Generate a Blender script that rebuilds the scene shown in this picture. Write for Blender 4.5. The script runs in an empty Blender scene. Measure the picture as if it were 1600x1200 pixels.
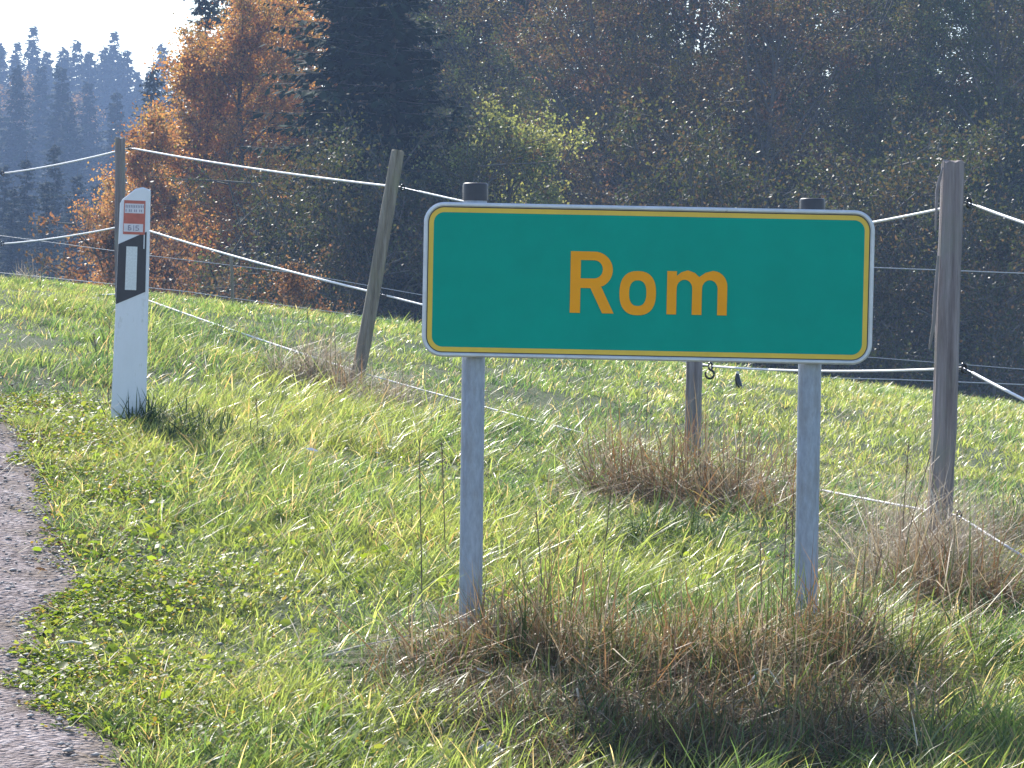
import bpy, bmesh, math, random
import numpy as np
from mathutils import Vector, Matrix

# ------------------------------------------------------------------ camera, sky, sun, exposure
S = bpy.context.scene
COL = S.collection
FPX = 4500.0                       # focal length in photo pixels (1600 wide)
CAM = Vector((0, 0, 1.55))
PITCH = math.atan(175 / FPX)
ROLL = math.radians(0.7)
cam_d = bpy.data.cameras.new('camera')
cam = bpy.data.objects.new('camera', cam_d)
COL.objects.link(cam)
cam_d.sensor_width = 36
cam_d.lens = FPX / 1600 * 36
cam_d.clip_start = 0.1
cam_d.clip_end = 3000
RM = Matrix.Rotation(math.pi / 2 - PITCH, 3, 'X') @ Matrix.Rotation(ROLL, 3, 'Z')
cam.matrix_world = Matrix.Translation(CAM) @ RM.to_4x4()
S.camera = cam

SUN_AZ = math.radians(-20)         # left of the viewing direction (+Y)
SUN_EL = math.radians(38)
w = bpy.data.worlds.new('World')
S.world = w
w.use_nodes = True
nt = w.node_tree
bg = nt.nodes['Background']
sky = nt.nodes.new('ShaderNodeTexSky')
sky.sky_type = 'NISHITA'
sky.sun_disc = False
sky.sun_elevation = SUN_EL
sky.sun_rotation = SUN_AZ
sky.air_density = 1.0
sky.dust_density = 0.7
sky.ozone_density = 1.5
nt.links.new(sky.outputs[0], bg.inputs[0])
bg.inputs[1].default_value = 0.15
sl = bpy.data.lights.new('sun', 'SUN')
sl.energy = 5.0
sl.angle = math.radians(0.53)
sl.color = (1.0, 0.95, 0.86)
sun = bpy.data.objects.new('sun', sl)
COL.objects.link(sun)
sd = Vector((math.sin(SUN_AZ) * math.cos(SUN_EL), math.cos(SUN_AZ) * math.cos(SUN_EL), math.sin(SUN_EL)))
sun.rotation_euler = sd.to_track_quat('Z', 'Y').to_euler()
sun.location = sd * 60
S.view_settings.view_transform = 'Standard'
S.view_settings.look = 'None'
S.view_settings.gamma = 1
S.view_settings.use_curve_mapping = False
S.view_settings.exposure = 0.92
S.cycles.max_bounces = 6
S.cycles.transparent_max_bounces = 4
S.cycles.volume_bounces = 0
S.cycles.use_denoising = True

rng = np.random.default_rng(7)
random.seed(7)

# ------------------------------------------------------------------ placement helpers
def ray(px, py):
    d = RM @ Vector(((px - 800) / FPX, -(py - 600) / FPX, -1))
    return d

def P(px, py, D):
    """world point seen at photo pixel (px,py), at ground distance y = D"""
    d = ray(px, py)
    return CAM + d * (D / d.y)

def smooth(a, b, x):
    t = np.clip((x - a) / (b - a), 0, 1)
    return t * t * (3 - 2 * t)

def hash2(ix, iy, s):
    h = (ix.astype(np.int64) * 374761393 + iy.astype(np.int64) * 668265263 + s * 974634777) & 0xffffffff
    h = ((h ^ (h >> 13)) * 1274126177) & 0xffffffff
    return ((h ^ (h >> 16)) & 0xffff) / 65535.0

def vnoise(x, y, s=0):
    x = np.asarray(x, float); y = np.asarray(y, float)
    ix = np.floor(x); iy = np.floor(y)
    fx = x - ix; fy = y - iy
    fx = fx * fx * (3 - 2 * fx); fy = fy * fy * (3 - 2 * fy)
    a = hash2(ix, iy, s); b = hash2(ix + 1, iy, s); c = hash2(ix, iy + 1, s); d = hash2(ix + 1, iy + 1, s)
    return (a * (1 - fx) + b * fx) * (1 - fy) + (c * (1 - fx) + d * fx) * fy

def fbm(x, y, s=0, o=3):
    r = 0; a = 0.5; t = 0
    for i in range(o):
        r = r + a * vnoise(x * 2 ** i, y * 2 ** i, s + i * 17); t += a; a *= 0.5
    return r / t

# terrain: thin plate through points read off the photograph
cps = [P(200, 664, 11.8), P(0, 625, 12.3), P(0, 1200, 6.2), P(400, 1200, 6.2), P(0, 445, 23), P(190, 470, 17.7), P(190, 458, 23),
       P(560, 605, 14.1), P(1083, 735, 11.8), P(1475, 880, 9.0), P(737, 1015, 7.5), P(1262, 1025, 7.5), P(800, 1215, 6.2),
       P(1600, 1215, 6.2), P(1600, 1060, 7.3), P(400, 490, 23), P(600, 524, 23), P(1000, 572, 23), P(1300, 598, 23), P(1600, 645, 23),
       P(100, 850, 8.9), P(-400, 600, 12), P(-700, 430, 23), P(2200, 720, 23)]
cps = [(p.x, p.y, p.z) for p in cps]
cps += [(0, 0, 0), (-3, 0, 0.0), (4, 0, -0.05), (0, -12, -0.3), (-5, -12, -0.3), (9, 6, 0.1), (-8, 6, 0.3), (0, 3, 0.14), (12, -10, -.5), (-12, -10, -.3), (14, 14, .2), (-14, 16, 1.2)]
cps = np.array(cps)
def _tps(d2):
    return 0.5 * d2 * np.log(d2 + 1e-9)
_n = len(cps)
_d2 = ((cps[:, None, :2] - cps[None, :, :2]) ** 2).sum(-1)
_A = np.zeros((_n + 3, _n + 3))
_A[:_n, :_n] = _tps(_d2) + np.eye(_n) * 0.05
_A[:_n, _n] = 1; _A[:_n, _n + 1:] = cps[:, :2]
_A[_n, :_n] = 1; _A[_n + 1:, :_n] = cps[:, :2].T
_b = np.zeros(_n + 3); _b[:_n] = cps[:, 2]
_W = np.linalg.solve(_A, _b)

def H(X, Y):
    X = np.asarray(X, float); Y = np.asarray(Y, float)
    sh = X.shape
    x = X.ravel(); y = Y.ravel()
    xc = np.clip(x, -14, 14); yc = np.clip(y, -12, 27)
    z = np.empty_like(x)
    for i in range(0, len(x), 20000):
        q = np.stack([xc[i:i + 20000], yc[i:i + 20000]], 1)
        d2 = ((q[:, None] - cps[None, :, :2]) ** 2).sum(-1)
        z[i:i + 20000] = _tps(d2) @ _W[:_n] + _W[_n] + q @ _W[_n + 1:]
    z = z + (x - xc) * -0.03
    # valley behind the meadow, then the far hill
    valley = -3.6 - 0.02 * np.clip(x, -60, 60) - 0.035 * np.clip(y - 60, 0, 110)
    hill = smooth(170, 330, y) * (5 - 0.02 * np.clip(x, -150, 150))
    far = valley + hill
    wv = smooth(22.6, 44, y)
    z = z * (1 - wv) + far * wv
    near = 1 - smooth(30, 40, y)
    z = z + (fbm(x * 1.3, y * 1.3, 3, 3) - 0.5) * 0.07 * near * smooth(1.5, 6, y)
    return z.reshape(sh)

def Hs(x, y):
    return float(H(np.array([x]), np.array([y]))[0])

def G(px, py):
    """ground point seen at a photo pixel"""
    d = ray(px, py)
    ys = np.linspace(4.5, 26, 900)
    t = ys / d.y
    xs = CAM.x + d.x * t; zs = CAM.z + d.z * t
    hit = np.nonzero(zs <= H(xs, ys))[0]
    i = hit[0] if len(hit) else int(np.argmin(zs - H(xs, ys)))
    return Vector((xs[i], ys[i], Hs(xs[i], ys[i])))

# ------------------------------------------------------------------ object helpers
def link(o, parent=None):
    COL.objects.link(o)
    if parent is not None:
        o.parent = parent
    return o

def tag(o, label=None, cat=None, group=None, kind=None):
    if label: o['label'] = label
    if cat: o['category'] = cat
    if group: o['group'] = group
    if kind: o['kind'] = kind
    return o

def empty(name, loc, rz=0):
    o = bpy.data.objects.new(name, None)
    o.empty_display_size = 0.1
    o.location = loc
    o.rotation_euler = (0, 0, rz)
    return link(o)

def mesh(name, V, tris=None, quads=None, mat=None, parent=None, col=None, smoothed=False, polys=None):
    me = bpy.data.meshes.new(name)
    if polys is not None:
        me.from_pydata([tuple(v) for v in V], [], polys)
    else:
        V = np.asarray(V, np.float32)
        me.vertices.add(len(V))
        me.vertices.foreach_set('co', V.ravel())
        tl = [] if tris is None else np.asarray(tris, np.int32)
        ql = [] if quads is None else np.asarray(quads, np.int32)
        nt_, nq = len(tl), len(ql)
        idx = np.concatenate([np.asarray(a, np.int32).ravel() for a in (tl, ql) if len(a)])
        me.loops.add(len(idx))
        me.loops.foreach_set('vertex_index', idx)
        me.polygons.add(nt_ + nq)
        ls = np.concatenate([np.arange(nt_) * 3, nt_ * 3 + np.arange(nq) * 4]).astype(np.int32)
        me.polygons.foreach_set('loop_start', ls)
        me.update(calc_edges=True)
    if col is not None:
        ca = me.color_attributes.new('col', 'FLOAT_COLOR', 'POINT')
        c4 = np.ones((len(col), 4), np.float32); c4[:, :3] = col
        ca.data.foreach_set('color', c4.ravel())
    if mat is not None:
        me.materials.append(mat)
    if smoothed:
        me.polygons.foreach_set('use_smooth', np.ones(len(me.polygons), bool))
    me.validate()
    o = bpy.data.objects.new(name, me)
    return link(o, parent)

def bevel_mesh(o, wdt, seg=2):
    bm = bmesh.new(); bm.from_mesh(o.data)
    bmesh.ops.remove_doubles(bm, verts=bm.verts, dist=1e-5)
    bmesh.ops.recalc_face_normals(bm, faces=bm.faces)
    es = [e for e in bm.edges if len(e.link_faces) == 2 and e.calc_face_angle(0) > 0.5]
    bmesh.ops.bevel(bm, geom=es, offset=wdt, segments=seg, affect='EDGES', profile=0.6)
    bm.to_mesh(o.data); bm.free()
    return o

def tubes(paths, sides=5):
    """paths: list of (points (n,3), radii (n)) -> V, quads"""
    Vs, Qs = [], []
    off = 0
    ang = np.linspace(0, 2 * math.pi, sides, endpoint=False)
    ca, sa = np.cos(ang), np.sin(ang)
    for pts, rad in paths:
        pts = np.asarray(pts, float); n = len(pts)
        tan = np.gradient(pts, axis=0)
        tan /= np.linalg.norm(tan, axis=1)[:, None] + 1e-9
        ref = np.array([0, 0, 1.0]) if abs(tan[:, 2].mean()) < 0.8 else np.array([1.0, 0, 0])
        a = np.cross(tan, ref); a /= np.linalg.norm(a, axis=1)[:, None] + 1e-9
        b = np.cross(tan, a)
        r = np.asarray(rad)[:, None, None]
        ring = pts[:, None, :] + r * (a[:, None, :] * ca[None, :, None] + b[:, None, :] * sa[None, :, None])
        Vs.append(ring.reshape(-1, 3))
        i = np.arange(n - 1)[:, None] * sides
        j = np.arange(sides)[None, :]
        j2 = (j + 1) % sides
        q = np.stack([i + j, i + j2, i + sides + j2, i + sides + j], -1).reshape(-1, 4) + off
        Qs.append(q)
        off += n * sides
    return np.concatenate(Vs), np.concatenate(Qs)

def box_v(x0, x1, y0, y1, z0, z1):
    V = [(x0, y0, z0), (x1, y0, z0), (x1, y1, z0), (x0, y1, z0), (x0, y0, z1), (x1, y0, z1), (x1, y1, z1), (x0, y1, z1)]
    F = [(0, 3, 2, 1), (4, 5, 6, 7), (0, 1, 5, 4), (1, 2, 6, 5), (2, 3, 7, 6), (3, 0, 4, 7)]
    return V, F

# ------------------------------------------------------------------ materials
def new_mat(name):
    m = bpy.data.materials.new(name)
    m.use_nodes = True
    return m, m.node_tree, m.node_tree.nodes['Principled BSDF'], m.node_tree.nodes['Material Output']

def noise_node(t, scale, detail=4, rough=0.6, vec=None, dist=0.0):
    n = t.nodes.new('ShaderNodeTexNoise')
    n.inputs['Scale'].default_value = scale
    n.inputs['Detail'].default_value = detail
    n.inputs['Roughness'].default_value = rough
    n.inputs['Distortion'].default_value = dist
    if vec is not None: t.links.new(vec, n.inputs['Vector'])
    return n

def ramp(t, fac, stops):
    r = t.nodes.new('ShaderNodeValToRGB')
    e = r.color_ramp.elements
    while len(e) < len(stops): e.new(0.5)
    for k, (p, c) in enumerate(stops):
        e[k].position = p; e[k].color = (*c, 1)
    t.links.new(fac, r.inputs[0])
    return r

def bump(t, b, height, strength, dist=0.01):
    n = t.nodes.new('ShaderNodeBump')
    n.inputs['Strength'].default_value = strength
    n.inputs['Distance'].default_value = dist
    t.links.new(height, n.inputs['Height'])
    t.links.new(n.outputs[0], b.inputs['Normal'])

def coords(t, scale=(1, 1, 1)):
    tc = t.nodes.new('ShaderNodeTexCoord')
    mp = t.nodes.new('ShaderNodeMapping')
    mp.inputs['Scale'].default_value = scale
    t.links.new(tc.outputs['Object'], mp.inputs[0])
    return mp.outputs[0]

def leaf_material(name, rough=0.4, trans=0.5, spec=0.5, boost=(1.5, 1.5, 0.9), tmax=None):
    m, t, b, out = new_mat(name)
    a = t.nodes.new('ShaderNodeAttribute'); a.attribute_name = 'col'
    t.links.new(a.outputs['Color'], b.inputs['Base Color'])
    b.inputs['Roughness'].default_value = rough
    b.inputs['Specular IOR Level'].default_value = spec
    tr = t.nodes.new('ShaderNodeBsdfTranslucent')
    mu = t.nodes.new('ShaderNodeMix'); mu.data_type = 'RGBA'; mu.blend_type = 'MULTIPLY'
    mu.inputs[0].default_value = 1
    t.links.new(a.outputs['Color'], mu.inputs[6])
    mu.inputs[7].default_value = (*boost, 1)
    t.links.new(mu.outputs[2], tr.inputs[0])
    mx = t.nodes.new('ShaderNodeMixShader'); mx.inputs[0].default_value = trans
    t.links.new(b.outputs[0], mx.inputs[1]); t.links.new(tr.outputs[0], mx.inputs[2])
    t.links.new(mx.outputs[0], out.inputs[0])
    return m

M = {}
M['grass'] = leaf_material('grass_blade', 0.34, 0.55, 0.5, (2.7, 2.55, 1.6))
M['clover'] = leaf_material('clover_leaf', 0.5, 0.45, 0.4, (2.1, 2.1, 0.9))
M['dry'] = leaf_material('dry_straw', 0.5, 0.3, 0.3, (1.2, 1.1, 0.9))
M['leaf'] = leaf_material('tree_leaf', 0.5, 0.42, 0.35, (1.9, 1.65, 1.0))
M['needle'] = leaf_material('needle', 0.85, 0.12, 0.08, (1.2, 1.2, 1.0))

def m_soil():
    m, t, b, o = new_mat('meadow_soil')
    v = coords(t)
    n = noise_node(t, 9, 6, 0.7, v)
    r = ramp(t, n.outputs[0], [(0.3, (0.020, 0.026, 0.008)), (0.5, (0.042, 0.060, 0.014)), (0.7, (0.085, 0.095, 0.03))])
    n2 = noise_node(t, 0.35, 4, 0.6, v)
    mx = t.nodes.new('ShaderNodeMix'); mx.data_type = 'RGBA'
    t.links.new(n2.outputs[0], mx.inputs[0]); t.links.new(r.outputs[0], mx.inputs[6])
    mx.inputs[7].default_value = (0.045, 0.075, 0.018, 1)
    t.links.new(mx.outputs[2], b.inputs['Base Color'])
    b.inputs['Roughness'].default_value = 0.95
    n3 = noise_node(t, 60, 4, 0.7, v)
    bump(t, b, n3.outputs[0], 0.9, 0.02)
    return m
M['soil'] = m_soil()

def m_road():
    m, t, b, o = new_mat('worn_chip_seal')
    v = coords(t)
    vo = t.nodes.new('ShaderNodeTexVoronoi'); vo.inputs['Scale'].default_value = 62
    t.links.new(v, vo.inputs['Vector'])
    n = noise_node(t, 5, 5, 0.65, v)
    n2 = noise_node(t, 60, 3, 0.7, v)
    r = ramp(t, vo.outputs['Color'], [(0.1, (0.155, 0.125, 0.125)), (0.5, (0.30, 0.25, 0.25)), (0.9, (0.43, 0.375, 0.37))])
    mx = t.nodes.new('ShaderNodeMix'); mx.data_type = 'RGBA'; mx.blend_type = 'MULTIPLY'
    mx.inputs[0].default_value = 0.7
    r2 = ramp(t, n.outputs[0], [(0.35, (0.5, 0.46, 0.43)), (0.6, (1, 1, 1))])
    t.links.new(r.outputs[0], mx.inputs[6]); t.links.new(r2.outputs[0], mx.inputs[7])
    at = t.nodes.new('ShaderNodeAttribute'); at.attribute_name = 'col'
    md = t.nodes.new('ShaderNodeMix'); md.data_type = 'RGBA'
    nd = noise_node(t, 45, 4, 0.7, v)
    rdd = ramp(t, nd.outputs[0], [(0.35, (0.09, 0.07, 0.05)), (0.6, (0.20, 0.16, 0.12))])
    t.links.new(at.outputs['Fac'], md.inputs[0]); t.links.new(mx.outputs[2], md.inputs[6]); t.links.new(rdd.outputs[0], md.inputs[7])
    t.links.new(md.outputs[2], b.inputs['Base Color'])
    b.inputs['Roughness'].default_value = 0.95
    b.inputs['Specular IOR Level'].default_value = 0.15
    ad = t.nodes.new('ShaderNodeMath'); ad.operation = 'SUBTRACT'
    t.links.new(n2.outputs[0], ad.inputs[0]); t.links.new(vo.outputs['Distance'], ad.inputs[1])
    bump(t, b, ad.outputs[0], 1.0, 0.014)
    return m
M['road'] = m_road()

def m_simple(name, c, rough=0.5, metal=0.0, var=0.15, scale=30, bumpv=0.0, bs=60, sc=(1, 1, 1), dirt=None, spec=0.4):
    m, t, b, o = new_mat(name)
    v = coords(t, sc)
    n = noise_node(t, scale, 5, 0.65, v)
    lo = tuple(x * (1 - var) for x in c); hi = tuple(min(1, x * (1 + var)) for x in c)
    r = ramp(t, n.outputs[0], [(0.3, lo), (0.7, hi)])
    src = r.outputs[0]
    if dirt:
        nd = noise_node(t, dirt[0], 6, 0.75, v)
        rd = ramp(t, nd.outputs[0], [(dirt[1], (0, 0, 0)), (dirt[1] + 0.12, (1, 1, 1))])
        mx = t.nodes.new('ShaderNodeMix'); mx.data_type = 'RGBA'
        ml = t.nodes.new('ShaderNodeMath'); ml.operation = 'MULTIPLY'; ml.inputs[1].default_value = dirt[3]
        t.links.new(rd.outputs[0], ml.inputs[0]); t.links.new(ml.outputs[0], mx.inputs[0])
        t.links.new(src, mx.inputs[6]); mx.inputs[7].default_value = (*dirt[2], 1)
        src = mx.outputs[2]
    t.links.new(src, b.inputs['Base Color'])
    rr = t.nodes.new('ShaderNodeMapRange')
    rr.inputs[3].default_value = max(0, rough - 0.1); rr.inputs[4].default_value = min(1, rough + 0.1)
    t.links.new(n.outputs[0], rr.inputs[0]); t.links.new(rr.outputs[0], b.inputs['Roughness'])
    b.inputs['Metallic'].default_value = metal
    b.inputs['Specular IOR Level'].default_value = spec
    if bumpv:
        n3 = noise_node(t, bs, 5, 0.7, v)
        bump(t, b, n3.outputs[0], bumpv, 0.004)
    return m

M['galv'] = m_simple('galvanised_steel', (0.33, 0.37, 0.45), 0.5, 0.3, 0.2, 90, 0.15, 40, (1, 1, 0.3), dirt=(11, 0.54, (0.24, 0.23, 0.22), 0.45))
M['cap'] = m_simple('post_cap_plastic', (0.045, 0.045, 0.055), 0.45, 0, 0.2, 40)
M['cap_rim'] = m_simple('cap_rim_plastic', (0.35, 0.36, 0.38), 0.4, 0, 0.1, 40)
M['green'] = m_simple('sign_green_sheeting', (0.001, 0.33, 0.245), 0.5, 0, 0.07, 5, spec=0.08, dirt=(120, 0.74, (0.03, 0.12, 0.11), 0.5))
M['yellow'] = m_simple('sign_yellow_border', (0.80, 0.52, 0.06), 0.4, 0, 0.08, 12, dirt=(30, 0.66, (0.25, 0.17, 0.08), 0.6))
M['letter'] = m_simple('sign_orange_letter', (0.95, 0.375, 0.018), 0.5, 0, 0.05, 12, spec=0.08)
M['rim'] = m_simple('sign_aluminium_rim', (0.62, 0.63, 0.66), 0.42, 0.2, 0.12, 25, dirt=(22, 0.62, (0.14, 0.13, 0.12), 0.7))
M['back'] = m_simple('sign_backing', (0.10, 0.10, 0.11), 0.6, 0.3, 0.15, 20)
M['white_pl'] = m_simple('white_post_plastic', (0.74, 0.75, 0.78), 0.42, 0, 0.05, 14, dirt=(14, 0.57, (0.40, 0.40, 0.33), 0.6), sc=(1, 1, 0.35))
M['black_pl'] = m_simple('black_band_film', (0.035, 0.033, 0.042), 0.4, 0, 0.2, 20)
M['reflector'] = m_simple('white_reflector', (0.66, 0.68, 0.68), 0.25, 0, 0.12, 140, 0.3, 260, dirt=(60, 0.66, (0.40, 0.38, 0.34), 0.6))
M['sticker_red'] = m_simple('sticker_red_print', (0.50, 0.13, 0.09), 0.5, 0, 0.15, 40, dirt=(60, 0.6, (0.35, 0.20, 0.16), 0.6))
M['sticker_pale'] = m_simple('sticker_pale_print', (0.66, 0.62, 0.65), 0.5, 0, 0.1, 60)
M['sticker_ink'] = m_simple('sticker_dark_ink', (0.22, 0.20, 0.27), 0.5, 0, 0.1, 60)
M['rope'] = m_simple('white_fence_rope', (0.80, 0.80, 0.82), 0.45, 0, 0.10, 260, 0.5, 300)
M['thin_rope'] = m_simple('thin_pale_fence_wire', (0.45, 0.45, 0.50), 0.5, 0, 0.25, 200)
M['wire'] = m_simple('grey_tie_wire', (0.32, 0.34, 0.42), 0.4, 0.6, 0.1, 100)
M['insul'] = m_simple('insulator_plastic', (0.03, 0.03, 0.035), 0.25, 0, 0.1, 50)
M['stone'] = m_simple('pale_pebble', (0.33, 0.30, 0.29), 0.7, 0, 0.4, 25, 0.5, 80)
M['stick'] = m_simple('bleached_stick', (0.60, 0.55, 0.48), 0.6, 0, 0.2, 50)

def m_wood(name, a, b_, lichen=None, grain=(26, 26, 1.2)):
    m, t, b, o = new_mat(name)
    v = coords(t, grain)
    n = noise_node(t, 1.6, 8, 0.72, v, 0.4)
    r = ramp(t, n.outputs[0], [(0.28, tuple(x * 0.45 for x in a)), (0.45, a), (0.68, b_)])
    src = r.outputs[0]
    v2 = coords(t, (1, 1, 0.5))
    n2 = noise_node(t, 9, 5, 0.65, v2)
    if lichen:
        r2 = ramp(t, n2.outputs[0], [(0.50, (0, 0, 0)), (0.66, (0.75, 0.75, 0.75))])
        mx = t.nodes.new('ShaderNodeMix'); mx.data_type = 'RGBA'
        t.links.new(r2.outputs[0], mx.inputs[0]); t.links.new(src, mx.inputs[6]); mx.inputs[7].default_value = (*lichen, 1)
        src = mx.outputs[2]
    t.links.new(src, b.inputs['Base Color'])
    b.inputs['Roughness'].default_value = 0.85
    b.inputs['Specular IOR Level'].default_value = 0.25
    bump(t, b, n.outputs[0], 0.8, 0.006)
    return m
M['wood'] = m_wood('weathered_post_wood', (0.22, 0.185, 0.185), (0.37, 0.325, 0.33), (0.25, 0.25, 0.215))
M['wood_lichen'] = m_wood('lichened_post_wood', (0.22, 0.19, 0.155), (0.35, 0.31, 0.26), (0.25, 0.24, 0.16))
M['bark'] = m_wood('tree_bark', (0.10, 0.085, 0.075), (0.20, 0.175, 0.16), (0.13, 0.14, 0.10), (6, 6, 0.8))

# ------------------------------------------------------------------ terrain sheet
def axis(parts):
    out = []
    for a, b, st in parts:
        out += list(np.arange(a, b, st))
    return np.array(out + [parts[-1][1]])
xs = axis([(-260, -60, 12), (-60, -20, 4), (-20, -8, 0.8), (-8, 8, 0.11), (8, 20, 0.8), (20, 60, 4), (60, 260, 12)])
ys = axis([(-40, -10, 4), (-10, 4, 0.5), (4, 26, 0.11), (26, 46, 0.5), (46, 130, 3), (130, 470, 10)])
XX, YY = np.meshgrid(xs, ys)
ZZ = H(XX, YY)

EDGE = [G(0, 628), G(38, 700), G(80, 790), G(125, 860), G(125, 930), G(85, 985), G(72, 1020), G(52, 1060), G(75, 1110), G(190, 1195)]
ey = np.array([p.y for p in EDGE][::-1]); ex = np.array([p.x for p in EDGE][::-1])
_o = np.argsort(ey); ey, ex = ey[_o], ex[_o]
ey = np.concatenate([[-12, 0, 3, 5.4], ey, [15, 20, 27]])
ex = np.concatenate([[1.6, 0.35, -0.2, -0.62], ex, [ex[-1] - 0.75, ex[-1] - 2.3, ex[-1] - 4.8]])
def edge_x(y):
    return np.interp(y, ey, ex) + (fbm(y * 7, y * 0 + 3.1, 9, 3) - 0.5) * 0.15 + (fbm(y * 26, y * 0 + 7.7, 19, 2) - 0.5) * 0.07
under = (XX < edge_x(YY) - 0.03) & (XX > edge_x(YY) - 4.6) & (YY < 26)
ZZ2 = ZZ - 0.02 * under
ny, nx = XX.shape
V = np.stack([XX, YY, ZZ2], -1).reshape(-1, 3)
ii = (np.arange(ny - 1)[:, None] * nx + np.arange(nx - 1)[None, :]).ravel()
Q = np.stack([ii, ii + 1, ii + nx + 1, ii + nx], -1)
tag(mesh('meadow_ground', V, quads=Q, mat=M['soil'], smoothed=True), kind='structure')

# road
ry = axis([(-10, 4, 0.4), (4, 16, 0.05), (16, 26, 0.3)])
ru = np.concatenate([np.linspace(-4.5, -1.2, 12), np.linspace(-1.1, 0, 23)])
RY, RU = np.meshgrid(ry, ru, indexing='ij')
RX = edge_x(RY) + RU
RZ = H(RX, RY) + 0.006 + 0.012 * smooth(0, 0.25, -RU) + 0.02 * smooth(0, 1.5, -RU)
n1, n2_ = RX.shape
V = np.stack([RX, RY, RZ], -1).reshape(-1, 3)
ii = (np.arange(n1 - 1)[:, None] * n2_ + np.arange(n2_ - 1)[None, :]).ravel()
Q = np.stack([ii, ii + 1, ii + n2_ + 1, ii + n2_], -1)
rd = 0.75 * smooth(-0.16, 0.04, RU + (fbm(RX * 8, RY * 8, 61, 3) - 0.5) * 0.3).ravel()
tag(mesh('road', V, quads=Q, mat=M['road'], smoothed=True, col=np.stack([rd, rd, rd], 1)), kind='structure')

# ------------------------------------------------------------------ grass
def lerp(a, b, t):
    return a + (b - a) * t

def blades(base, ang, h, wd, lean, curve, c0, c1, seg=3, twist=None):
    """vectorised grass blades; returns V, tris, quads, col"""
    N = len(base)
    dirv = np.stack([np.cos(ang), np.sin(ang), np.zeros(N)], 1)
    tw = ang + math.pi / 2 + (rng.normal(0, 0.7, N) if twist is None else twist)
    side = np.stack([np.cos(tw), np.sin(tw), np.zeros(N)], 1)
    ts = [0, 0.4, 0.78, 1.0] if seg == 3 else [0, 0.55, 1.0]
    ws = [0.8, 1.0, 0.55, 0] if seg == 3 else [0.9, 0.8, 0]
    Vs, Cs = [], []
    for t_, w_ in zip(ts, ws):
        hor = (lean * t_ + curve * t_ * t_) * h
        ver = h * t_ * np.clip(1 - 0.35 * (lean + curve * t_) ** 2, 0.1, 1)
        p = base + dirv * hor[:, None]
        p[:, 2] += ver
        c = lerp(c0, c1, t_)
        if w_ > 0:
            Vs += [p - side * (wd * w_ / 2)[:, None], p + side * (wd * w_ / 2)[:, None]]
            Cs += [c, c]
        else:
            Vs.append(p); Cs.append(c)
    k = len(Vs)
    V = np.stack(Vs, 1).reshape(-1, 3); C = np.stack(Cs, 1).reshape(-1, 3)
    o = np.arange(N)[:, None] * k
    quads = np.concatenate([o + np.array([[2 * i, 2 * i + 1, 2 * i + 3, 2 * i + 2]]) for i in range(seg - 1)])
    tris = o + np.array([[k - 3, k - 2, k - 1]])
    return V, tris, quads, C

PAL = np.array([[0.115, 0.178, 0.056], [0.150, 0.205, 0.064], [0.074, 0.130, 0.048], [0.185, 0.222, 0.092], [0.048, 0.092, 0.040]])
STRAW = np.array([[0.36, 0.30, 0.19], [0.30, 0.25, 0.18], [0.42, 0.37, 0.27], [0.24, 0.17, 0.10]])

def in_wedge(x, y, m=0.35):
    half = 0.1778 * y
    return (np.abs(x) < half + m + 0.02 * y)

def tuft_field(n_tuft, per, y0, y1, hfun, wd, spread, straw_frac, seg, dens=None, lean=(0.15, 0.5), palfun=None):
    y = np.sqrt(rng.uniform(y0 ** 2, y1 ** 2, n_tuft * 2))
    x = rng.uniform(-1, 1, n_tuft * 2) * (0.1778 * y + 0.35)
    keep = x > edge_x(y) + 0.01
    # fresh grass thinned under the sign so its shadow area stays dark
    old = smooth(-0.32, -0.1, x) * (1 - smooth(0.85, 1.1, x)) * smooth(5.9, 6.1, y) * (1 - smooth(7.1, 7.5, y))
    keep &= rng.random(len(x)) > old * 0.85
    if dens is not None: keep &= rng.random(len(x)) < dens(x, y)
    x, y = x[keep][:n_tuft], y[keep][:n_tuft]
    n = len(x)
    k = per
    tx = np.repeat(x, k); ty = np.repeat(y, k)
    a = rng.uniform(0, 2 * math.pi, n * k)
    r = np.abs(rng.normal(0, spread, n * k))
    bx = tx + np.cos(a) * r; by = ty + np.sin(a) * r
    ok = bx > edge_x(by) - 0.03
    bx, by, a, tx, ty = bx[ok], by[ok], a[ok], tx[ok], ty[ok]
    N = len(bx)
    th = np.repeat(rng.lognormal(0, 0.28, n), k)[ok]
    h = hfun(bx, by) * th * rng.uniform(0.55, 1.15, N)
    bz = H(bx, by) - 0.005
    # most blades nod to the right (wind) with their own spread
    ang = np.where(rng.random(N) < 0.45, rng.normal(0.15, 0.6, N), a)
    ln = rng.uniform(lean[0], lean[1], N); cv = rng.uniform(0.1, 0.75, N)
    tufti = np.repeat(rng.integers(0, len(PAL), n), k)[ok]
    patch = fbm(bx * 1.1, by * 0.8, 21, 3)
    c = PAL[tufti] * 0.6 + PAL[rng.integers(0, len(PAL), N)] * 0.4
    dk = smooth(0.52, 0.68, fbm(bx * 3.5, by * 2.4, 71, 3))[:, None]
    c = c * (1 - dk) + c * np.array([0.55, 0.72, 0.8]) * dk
    yl = smooth(0.45, 0.62, patch)[:, None]
    c = c * (1 - yl * 0.55) + np.array([0.185, 0.222, 0.075]) * yl * 0.55
    c = c * rng.uniform(0.75, 1.25, N)[:, None]
    st = rng.random(N) < straw_frac * (0.4 + 1.2 * vnoise(bx * 2, by * 2, 55))
    c[st] = STRAW[rng.integers(0, 4, st.sum())] * rng.uniform(0.7, 1.1, st.sum())[:, None]
    c1 = c * np.array([1.25, 1.15, 1.0])
    w_ = np.full(N, wd) * rng.uniform(0.6, 1.4, N)
    return blades(np.stack([bx, by, bz], 1), ang, h, w_, ln, cv, c * 0.9, c1, seg)

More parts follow.
